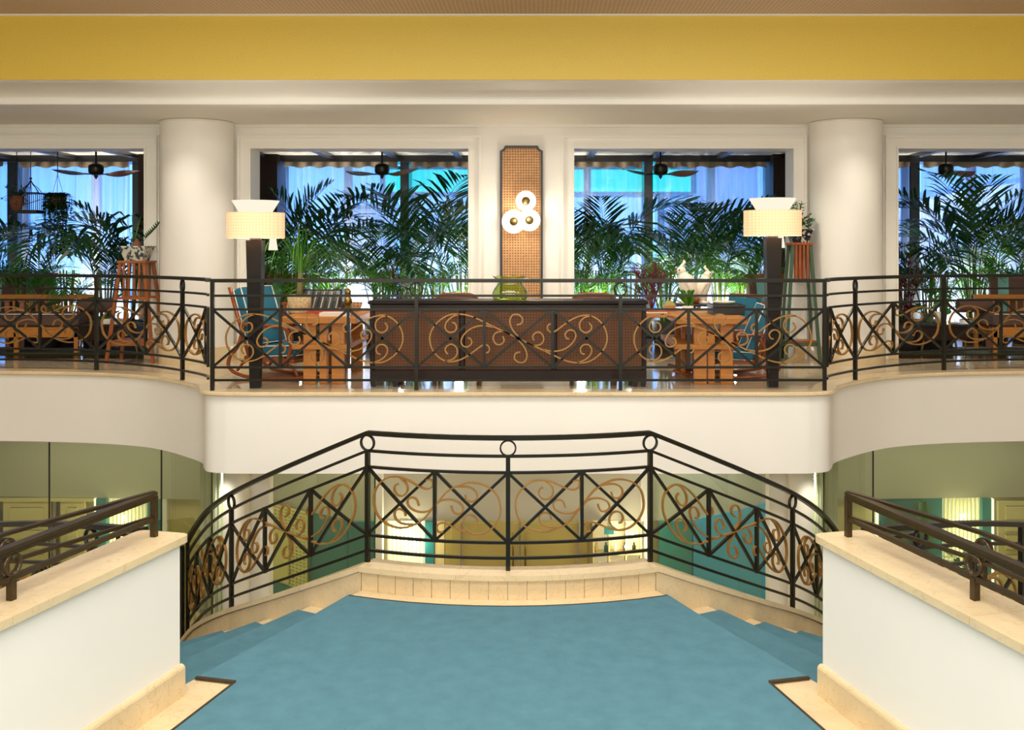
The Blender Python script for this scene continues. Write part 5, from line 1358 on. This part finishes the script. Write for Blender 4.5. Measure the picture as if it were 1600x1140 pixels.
# bentwood rocking chairs
def rocker(x, Y, face, lb, rz=0.0):
    t = thing('rocking_chair', lb, 'chair', (x,Y,0), rz if face > 0 else PI+rz)
    wy = .27
    for sy in (-1,1):
        y = sy*wy
        part('runner', MB().tube([Vector((p.x,y,p.z)) for p in spline([(.62,0,.10),(.45,0,.045),(.15,0,.018),(-.15,0,.018),(-.36,0,.05),(-.46,0,.12),(-.44,0,.22),(-.34,0,.33),(-.27,0,.52)], 5)], .019, 8), M['redwood'], t)
        part('brace', MB().tube([Vector((p.x,y*.94,p.z)) for p in spline([(.40,0,.06),(.30,0,.16),(0,0,.22),(-.25,0,.18),(-.36,0,.08)], 5)], .015, 8), M['redwood'], t)
        part('arm', MB().tube([Vector((p.x,y*1.05,p.z)) for p in spline([(-.30,0,.56),(-.05,0,.55),(.22,0,.54),(.34,0,.47),(.32,0,.28),(.26,0,.14)], 5)], .020, 8), M['redwood'], t)
        part('back_post', MB().tube([(-.20,y*.9,.18),(-.36,y*.9,.62),(-.47,y*.9,.93)], .020, 8), M['redwood'], t)
    part('seat_frame', MB().box(-.26,.36,-wy,wy,.185,.225), M['redwood'], t)
    for i in range(8): part('slat', MB().box(-.25+.075*i,-.20+.075*i,-wy-.01,wy+.01,.225,.238), M['teak'], t)
    for k in range(3):
        z = .55+.16*k; xx = -.33-.13*(z-.55)/.16*.38
        part('back_slat', MB().box(xx-.02,xx,-wy*.9,wy*.9,z-.03,z+.03), M['teak'], t)
    Rm = Matrix.Rotation(-.06, 3, 'Y')
    sc1 = part('seat_cushion', MB().obox((.08,0,.295),(.60,.50,.11),Rm), M['blue'], t, False, 'blue seat cushion')
    bv = sc1.modifiers.new('b','BEVEL'); bv.width = .03; bv.segments = 3
    Rb = Matrix.Rotation(-.33, 3, 'Y')
    bc = part('back_cushion', MB().obox((-.275,0,.63),(.11,.50,.62),Rb), M['blue'], t, False, 'blue back cushion')
    bv = bc.modifiers.new('b','BEVEL'); bv.width = .03; bv.segments = 3
    def loop(c, R, hx, hy, hz, ax):
        c = Vector(c)
        if ax == 'z': cs = [(-hx,-hy,hz),(hx,-hy,hz),(hx,hy,hz),(-hx,hy,hz)]
        else: cs = [(hx,-hy,-hz),(hx,hy,-hz),(hx,hy,hz),(hx,-hy,hz)]
        out = []
        for i in range(4):
            a = c+R@Vector(cs[i]); b_ = c+R@Vector(cs[(i+1)%4]); out += [a.lerp(b_, q/5) for q in range(5)]
        return out
    for zz in (.050,-.050): part('piping', MB().tube(loop((.08,0,.295),Rm,.295,.245,zz,'z'), .007, 6, closed=True), M['piping'], sc1, False, 'white piping')
    for xx in (.050,-.050): part('piping', MB().tube(loop((-.275,0,.63),Rb,xx,.245,.305,'x'), .007, 6, closed=True), M['piping'], bc, False, 'white piping')
    return t
rocker(WX(440,10.6), 10.6, 1, 'bentwood rocking chair with blue cushions facing the left oak table', -0.42)
rocker(WX(1140,10.75), 10.75, -1, 'bentwood rocking chair with blue cushions behind the right oak table', -0.04).scale = (1,1,.80)
#rocker(WX(530,11.75), 11.75, -1, 'bentwood rocking chair on the far side of the left oak table', 0.3)
#rocker(WX(1040,11.6), 11.6, 1, 'bentwood rocking chair on the far side of the right oak table', -0.1)
# wooden armchair with blue cushion behind the right lamp
def armchair(x, Y, rz, lb, cush, back):
    t = thing('armchair', lb, 'chair', (x,Y,0), rz)
    for sx in (-1,1):
        for sy in (-1,1): part('leg', MB().frustum((sx*.28,sy*.28,0),.022,.022,(sx*.28,sy*.28,.62 if sy > 0 else .62),.026,.026), M['teak'], t)
        part('arm', MB().bbox(sx*.28-.045,sx*.28+.045,-.32,.32,.62,.655), M['teak'], t)
        part('side_rail', MB().box(sx*.28-.015,sx*.28+.015,-.28,.28,.26,.33), M['teak'], t)
        for k in range(5): part('spindle', MB().tube([(sx*.28,-.2+.1*k,.33),(sx*.28,-.2+.1*k,.62)], .010, 6), M['teak'], t)
    part('seat_rail', MB().box(-.28,.28,-.30,-.27,.26,.33), M['teak'], t)
    part('back_rail', MB().box(-.28,.28,.25,.29,.26,.33), M['teak'], t)
    sc1 = part('seat_cushion', MB().bbox(-.25,.25,-.30,.24,.33,.45,.03), cush, t)
    R = Matrix.Rotation(-.22, 3, 'X')
    part('back_cushion', MB().obox((0,.27,.68),(.50,.10,.50),R), cush, t)
    if back:
        for sx in (-.09,): part('stripe', MB().obox((sx,.27,.68),(.13,.106,.505),R), M['stripe'], t, False, 'aqua stripe')
    part('top_rail', MB().obox((0,.345,.96),(.56,.04,.05),R), M['teak'], t)
    return t
armchair(WX(1140,12.0), 12.0, -.9, 'teak armchair with blue cushion behind the right oak table', M['blue'], False).scale = (.85,.85,.80)
armchair(WX(2,13.6), 13.6, .35, 'teak armchair with brown and aqua striped back at the left edge', M['brown'], True)
armchair(WX(52,13.9), 13.9, .35, 'teak armchair with brown and aqua striped back, second from the left edge', M['brown'], True)
armchair(WX(1582,13.4), 13.4, -.35, 'teak armchair with brown and aqua striped back at the right edge', M['brown'], True)
armchair(WX(1212,13.3), 13.3, .2, 'teak armchair with aqua stripe right behind the right lamp post', M['brown'], True)
armchair(WX(430,13.2), 13.2, -.2, 'teak armchair with aqua stripe right behind the left lamp post', M['brown'], True)
# rattan chairs just behind the sideboard: only their curved tops show
for px, lb in ((716,'rattan chair whose top shows left of the glass vase'),(926,'rattan chair whose top shows right of the glass vase')):
    Y = 11.3; t = thing('rattan_chair', lb, 'chair', (WX(px,Y),Y,0))
    for sx in (-1,1):
        for sy in (-1,1): part('leg', MB().tube([(sx*.24,sy*.22,0),(sx*.22,sy*.2,.42)], .018, 8), M['redwood'], t)
    part('seat', MB().bbox(-.26,.26,-.25,.25,.40,.46,.02), M['cane'], t)
    def bk(u, v):
        a = PI*(u-.5)*.7; h_ = .40*(1-(abs(u-.5)*2)**4*.35)
        return (.26*math.sin(a)/math.sin(PI*.35), -.25+.02+.10*(1-math.cos(a)), .44+h_*v)
    part('back', MB().grid(bk, 14, 5), M['redwood'], t)
    part('top_rim', MB().tube([bk(i/16,1) for i in range(17)], .016, 8), M['redwood'], t)
# things on the left table
zt = ZT_
t = thing('potted_ponytail', 'grassy arching plant in a rough stone pot on the left oak table', 'plant', (WX(468,10.55),10.55,zt))
part('pot', MB().lathe([(0,0),(.105,0),(.115,.01),(.122,.19),(.108,.19),(.10,.17),(0,.17)], 24), M['stonepot'], t)
part('trunk', MB().tube([(0,0,.16),(0.005,0,.30),(0.01,0,.46)], [.04,.03,.022], 10), M['bark'], t)
rnd = random.Random(21)
for i in range(44):
    a = rnd.uniform(0,2*PI); L = rnd.uniform(.4,.85); up = rnd.uniform(.1,.42); z0 = rnd.uniform(.36,.47)
    P_ = spline([(0.01,0,z0),(L*.3*math.cos(a),L*.3*math.sin(a),z0+up),(L*.62*math.cos(a),L*.62*math.sin(a),z0+up*.7),(L*.78*math.cos(a),L*.78*math.sin(a),z0-rnd.uniform(.0,.35))], 4)
    sd = Vector((-math.sin(a),math.cos(a),0)); n = len(P_); vs = []
    for k, p in enumerate(P_): 
        w_ = .009*(1-k/(n-1))+.001; vs += [p-sd*w_, p+sd*w_]
    part('leaf', MB().add(vs, [(2*k,2*k+1,2*k+3,2*k+2) for k in range(n-1)]), M['leaf2'], t)
t = thing('figurine', 'small brass seated figurine on a turned base, left oak table', 'figurine', (WX(544,10.35),10.35,zt))
part('base', MB().lathe([(0,0),(.045,0),(.05,.01),(.05,.06),(.035,.07),(.03,.10),(0,.10)], 16), M['brass'], t)
part('body', MB().lathe([(0,.10),(.032,.10),(.042,.125),(.036,.16),(.022,.185),(.020,.19),(.030,.21),(.030,.235),(.018,.255),(0,.26)], 16), M['brass'], t)
t = thing('tray', 'black rack of papers on the left oak table', 'rack', (WX(508,10.8),10.8,zt))
part('base', MB().box(-.20,.20,-.15,.15,0,.02), M['paper'], t)
for x in (-.20,.20):
    part('end_frame', MB().box(x-.008,x+.008,-.15,.15,.02,.24), M['black'], t)
part('top_bar', MB().box(-.2,.2,-.15,-.135,.225,.24), M['black'], t)
for i in range(9): part('divider', MB().obox((-.16+.04*i,0,.13),(.006,.26,.20),Matrix.Rotation(.25,3,'Y')), M['black'] if i % 2 else M['paper'], t)
single('book', MB().bbox(-.16,.16,-.11,.11,0,.025,.003), M['redbook'], 'thin red book lying before the black rack, left oak table', 'book', (WX(508,10.5),10.5,zt))
single('book', MB().bbox(-.14,.14,-.10,.10,0,.035,.003), M['paper'], 'thick pale book lying beside the figurine, left oak table', 'book', (WX(524,10.12),10.12,zt))
t = thing('basket', 'low woven basket behind the figurine, left oak table', 'basket', (WX(548,10.9),10.9,zt))
part('body', MB().lathe([(0,0.004),(.10,.004),(.125,.08),(.115,.08),(.095,.02),(0,.02)], 20), M['cane'], t); part('rim', MB().tube([(.12*math.cos(2*PI*i/20),.12*math.sin(2*PI*i/20),.082) for i in range(20)], .007, 6, closed=True), M['cane'], t)
single('glass_jar', MB().lathe([(0,0),(.03,0),(.032,.08),(.02,.10),(.02,.12),(0,.12)], 14, caps=False), M['pane'], 'small clear glass jar at the corner of the left oak table', 'jar', (WX(553,10.05),10.05,zt))
# things on the right table
zt = ZTR
t = thing('box', 'flat black box with a pale dish on top, right oak table', 'box', (WX(1134,10.5),10.5,zt))
part('box_body', MB().bbox(-.16,.16,-.18,.18,0,.075,.004), M['black'], t); part('lid', MB().bbox(-.165,.165,-.185,.185,.075,.10,.004), M['black'], t)
single('dish', MB().lathe([(0,.002),(.09,.002),(.115,.02),(.12,.03),(.10,.02),(0,.012)], 24), M['porcelain'], 'pale shallow dish on the flat black box', 'dish', (WX(1131,10.5),10.5,zt+.10))
single('glass_tray', MB().bbox(-.13,.13,-.1,.1,0,.03,.004), M['pane'], 'clear glass tray in front of the flat black box', 'tray', (WX(1098,10.2),10.2,zt))
t = thing('potted_herb', 'small bright green plant on the right oak table', 'plant', (WX(1075,10.7),10.7,zt))
part('pot', MB().lathe([(0,0),(.05,0),(.06,.07),(.05,.07),(0,.06)], 14), M['porcelain'], t)
for i in range(24):
    a = rnd.uniform(0,2*PI); h_ = rnd.uniform(.05,.16); r = rnd.uniform(.02,.12); e = Vector((r*math.cos(a),r*math.sin(a),.07+h_)); d = Vector((math.cos(a),math.sin(a),.3)).normalized(); sd = Vector((-math.sin(a),math.cos(a),0))*.018
    part('leaf', MB().add([(0,0,.06),e-sd,e+sd,e+d*.05], [(0,1,3),(0,3,2)]), M['leaf2'], t)
t = thing('casket', 'small olive lidded casket behind the branching coral', 'box', (WX(1046,10.95),10.95,zt))
part('body', MB().bbox(-.06,.06,-.05,.05,0,.06,.004), M['oak'], t); part('lid', MB().frustum((0,0,.06),.065,.055,(0,0,.11),.03,.02), M['olive'], t)
# side table left of the right table with magazines, under the coral
t = thing('side_table', 'low wooden side table left of the right oak table', 'table', (WX(1030,10.9),10.9,0))
part('top_board', MB().bbox(-.26,.26,-.28,.28,zt-.05,zt-.005), M['oak'], t)
for sx in (-1,1):
    for sy in (-1,1): part('leg', MB().box(sx*.22-.02,sx*.22+.02,sy*.24-.02,sy*.24+.02,0,zt-.05), M['oak'], t)
for i, lb in enumerate(('lowest magazine','middle magazine','topmost magazine')):
    single('magazine', MB().bbox(-.11+.01*i,.11+.01*i,-.14,.14,0,.012,.002), (M['paper'],M['redbook'],M['paper'])[i], lb+' of the stack on the low side table', 'magazine', (WX(1024,10.82),10.82,zt-.005+.012*i))
# branching coral
t = thing('coral', 'branching dark red coral ornament beside the sideboard end', 'ornament', (WX(1018,11.0),11.0,zt-.005))
part('base', MB().bbox(-.05,.05,-.05,.05,0,.03,.004), M['black'], t)
rnd = random.Random(8)
def branch(p, d, L, r, dep):
    q = p+d*L; mbc.tube([p,(p+q)/2+Vector((rnd.uniform(-.01,.01),0,0)),q], [r,r*.85,r*.7], 5)
    if dep == 0: return
    for k in range(3 if dep > 1 else 2):
        nd = (d+Vector((rnd.uniform(-.8,.8),rnd.uniform(-.4,.4),rnd.uniform(-.1,.6)))).normalized(); branch(q if k else p.lerp(q,.6), nd, L*rnd.uniform(.6,.85), r*.68, dep-1)
for k in range(4):
    mbc = MB(); branch(Vector((0,0,.02)), Vector((-.35+.22*k,rnd.uniform(-.2,.2),1)).normalized(), .17, .012, 4); part('branch', mbc, mat('coral_red', S(92,30,28), 0.6) if k == 0 else bpy.data.materials['coral_red'], t)
# cockatoo figures
def cockatoo(px, Y, z, lb, s_=1.0, flip=1):
    t = thing('bird_figure', lb, 'figurine', (WX(px,Y),Y,z))
    body = spline([(.02*flip,0,0),(.05*flip,0,.10),(.03*flip,0,.22),(-.01*flip,0,.30),(-.03*flip,0,.36)], 5)
    n = len(body); part('body', MB().tube([p*s_ for p in body], [s_*(.035+.075*math.sin(PI*(.12+.80*i/(n-1)))**1.2) for i in range(n)], 14), M['porcelain'], t)
    part('head', MB().ball((-.045*s_*flip,0,.385*s_), .062*s_, .055*s_, .058*s_, 14, 10), M['porcelain'], t)
    part('beak', MB().tube([(-.095*s_*flip,0,.385*s_),(-.125*s_*flip,0,.375*s_),(-.125*s_*flip,0,.345*s_)], [.022*s_,.016*s_,.003*s_], 8), M['taupe'], t)
    part('crest', MB().tube(spline([(-.05*s_*flip,0,.43*s_),(-.02*s_*flip,0,.47*s_),(.0,0,.50*s_),(-.02*s_*flip,0,.515*s_)], 4), [.022*s_]*4+[.018*s_]*4+[.012*s_]*4+[.003*s_], 8), M['porcelain'], t)
    for sy in (-1,1):
        part('wing', MB().tube([p*s_ for p in spline([(.0,sy*.085,.27),(.06*flip,sy*.095,.16),(.09*flip,sy*.06,.03)], 4)], [.045*s_*(1-.085*i) for i in range(9)], 8), M['porcelain'], t)
        part('foot', MB().tube([(.0,sy*.03*s_,.03*s_),(-.02*s_*flip,sy*.03*s_,0.0)], .010*s_, 6), M['taupe'], t)
    part('tail', MB().tube([(.04*s_*flip,0,.05*s_),(.08*s_*flip,0,-.05*s_),(.10*s_*flip,0,-.16*s_)], [.05*s_,.04*s_,.015*s_], 8), M['porcelain'], t)
    for sy in (-1,1): part('eye', MB().ball((-.075*s_*flip,sy*.045*s_,.395*s_), .010*s_), M['black'], t)
    return t
Yc_ = 12.0; zst = WZ(474,Yc_)
st_ = thing('pedestal', 'slim black pedestal table carrying the bird figures', 'table', (WX(1083,Yc_),Yc_,0))
part('top_board', MB().bbox(-.26,.26,-.12,.12,zst-.03,zst), M['black'], st_); part('column', MB().tube([(0,0,.03),(0,0,zst-.03)], .03, 10), M['black'], st_); part('foot', MB().lathe([(0,0),(.16,0),(.15,.02),(.03,.03),(0,.03)], 20), M['black'], st_)
cockatoo(1070, Yc_, zst+.03, 'white porcelain cockatoo with raised crest, left of the pair', 0.92, 1)
cockatoo(1101, Yc_+.05, zst+.03, 'white porcelain cockatoo looking down, right of the pair', 0.80, -1)
for dx, lb in ((WX(1070,Yc_),'round white base under the crested cockatoo'),(WX(1101,Yc_),'round white base under the smaller cockatoo')):
    single('figure_base', MB().lathe([(0,0),(.07,0),(.075,.01),(.065,.03),(0,.03)], 20), M['porcelain'], lb, 'base', (dx,Yc_+(.05 if '1101' in lb or 'smaller' in lb else 0),zst))
single('red_ball', MB().ball((0,0,.045), .045, .045, .045, 14, 10), M['redbook'], 'small red ball between the two porcelain cockatoos', 'ornament', (WX(1087,Yc_-.06),Yc_-.06,zst))
# ---- far left: daybed, coffee table
def daybed(x0, x1, Y0, Y1, lb, backL):
    t = thing('daybed', lb, 'sofa', ((x0+x1)/2,(Y0+Y1)/2,0))
    part('front_rail', MB().bbox(x0,x1,Y0,Y0+.04,.20,.33), M['oak'], t, True); part('back_rail', MB().bbox(x0,x1,Y1-.04,Y1,.20,.33), M['oak'], t, True)
    for x in (x0+.03,(x0+x1)/2,x1-.03):
        for y in (Y0+.02,Y1-.02): part('leg', MB().box(x-.025,x+.025,y-.02,y+.02,0,.66 if y > (Y0+Y1)/2 else .33), M['oak'], t, True)
    part('cushion', MB().bbox(x0+.02,x1-.02,Y0+.02,Y1-.06,.33,.50,.03), M['brown'], t, True, 'brown mattress cushion')
    part('piping', MB().tube([(x0+.03,Y0+.02,.495),(x1-.03,Y0+.02,.495)], .006, 6), M['piping'], t, True)
    part('top_rail', MB().bbox(x0,x1,Y1-.05,Y1,.66,.72), M['oak'], t, True)
    n = int((x1-x0)/.10)
    for i in range(n): xx = x0+.05+(x1-x0-.1)*i/(n-1); part('slat', MB().box(xx-.012,xx+.012,Y1-.035,Y1-.015,.33,.66), M['oak'], t, True)
    xa = x0 if backL else x1-.04
    part('arm', MB().box(xa,xa+.04,Y0,Y1,.33,.60), M['oak'], t, True)
    return t
daybed(-7.2,-5.62,12.95,13.55,'oak daybed with brown cushion and slatted back, far left',True)
daybed(5.95,7.9,12.95,13.55,'oak daybed with brown cushion and slatted back, far right',False)
def bolster(x, Y, z, lb): return single('bolster', MB().tube([(-.22,0,0),(-.21,0,0),(.21,0,0),(.22,0,0)], [.07,.09,.09,.07], 16), M['brown'], lb, 'cushion', (x,Y,z))
bolster(WX(150,13.2),13.25,.59,'brown bolster cushion on the far left daybed')
bolster(WX(1525,13.2),13.25,.59,'brown bolster cushion on the far right daybed')
def coffee(x0, x1, Y0, Y1, zt, lb):
    t = thing('coffee_table', lb, 'table', ((x0+x1)/2,(Y0+Y1)/2,0))
    part('top_board', MB().bbox(x0,x1,Y0,Y1,zt-.03,zt), M['black'], t, True); part('apron', MB().box(x0+.02,x1-.02,Y0+.02,Y1-.02,zt-.20,zt-.03), M['darkwood'], t, True)
    for x in (x0+.05,x1-.05):
        for y in (Y0+.05,Y1-.05): part('leg', MB().frustum((x+(.03 if x > (x0+x1)/2 else -.03),y,0),.008,.008,(x,y,zt-.2),.012,.012), M['brass'], t, True)
    return t
coffee(WX(127,13.0),WX(222,13.0),12.85,13.25,WZ(507,12.85),'black coffee table with brass legs by the far left daybed')
coffee(WX(1432,13.0),WX(1508,13.0),12.85,13.25,WZ(507,12.85),'black coffee table with brass legs by the far right daybed')
zc = WZ(507,12.85)
for i, (lb, m_) in enumerate((('pale book at the bottom of the pile, far left coffee table','paper'),('white book on top of the pile, far left coffee table','piping'))):
    single('book', MB().bbox(-.13,.13,-.10,.10,0,.03,.003), M[m_], lb, 'book', (WX(178,12.98),13.02,zc+.03*i))
single('dish', MB().lathe([(0,.002),(.05,.002),(.085,.025),(.08,.025),(0,.012)], 20), M['black'], 'small black dish beside the books, far left coffee table', 'dish', (WX(206,13.0),13.0,zc))
t = thing('lantern', 'glass candle lantern glowing on the far right coffee table', 'lantern', (WX(1466,13.05),13.05,zc))
part('glass_cylinder', MB().lathe([(.065,.01),(.065,.26)], 20), M['pane'], t); part('base', MB().lathe([(0,0),(.07,0),(.07,.012),(0,.012)], 20), M['brass'], t); part('candle', MB().lathe([(0,.012),(.03,.012),(.03,.15),(0,.15)], 14), M['porcelain'], t)
part('flame', MB().lathe([(0,.155),(.010,.168),(.006,.19),(0,.21)], 8), emis('candle_flame', (1,.75,.35,1), 14), t)
single('dish', MB().lathe([(0,.002),(.05,.002),(.085,.025),(.08,.025),(0,.012)], 20), M['porcelain'], 'small white dish beside the lantern, far right coffee table', 'dish', (WX(1490,12.95),12.95,zc))
single('rug', MB().box(-7.4,-4.75,12.8,13.7,0,.012), M['rug'], 'dark green rug under the far left daybed and table', 'rug')
single('rug', MB().box(4.75,8.0,12.8,13.7,0,.012), M['rug'], 'dark green rug under the far right daybed and table', 'rug')
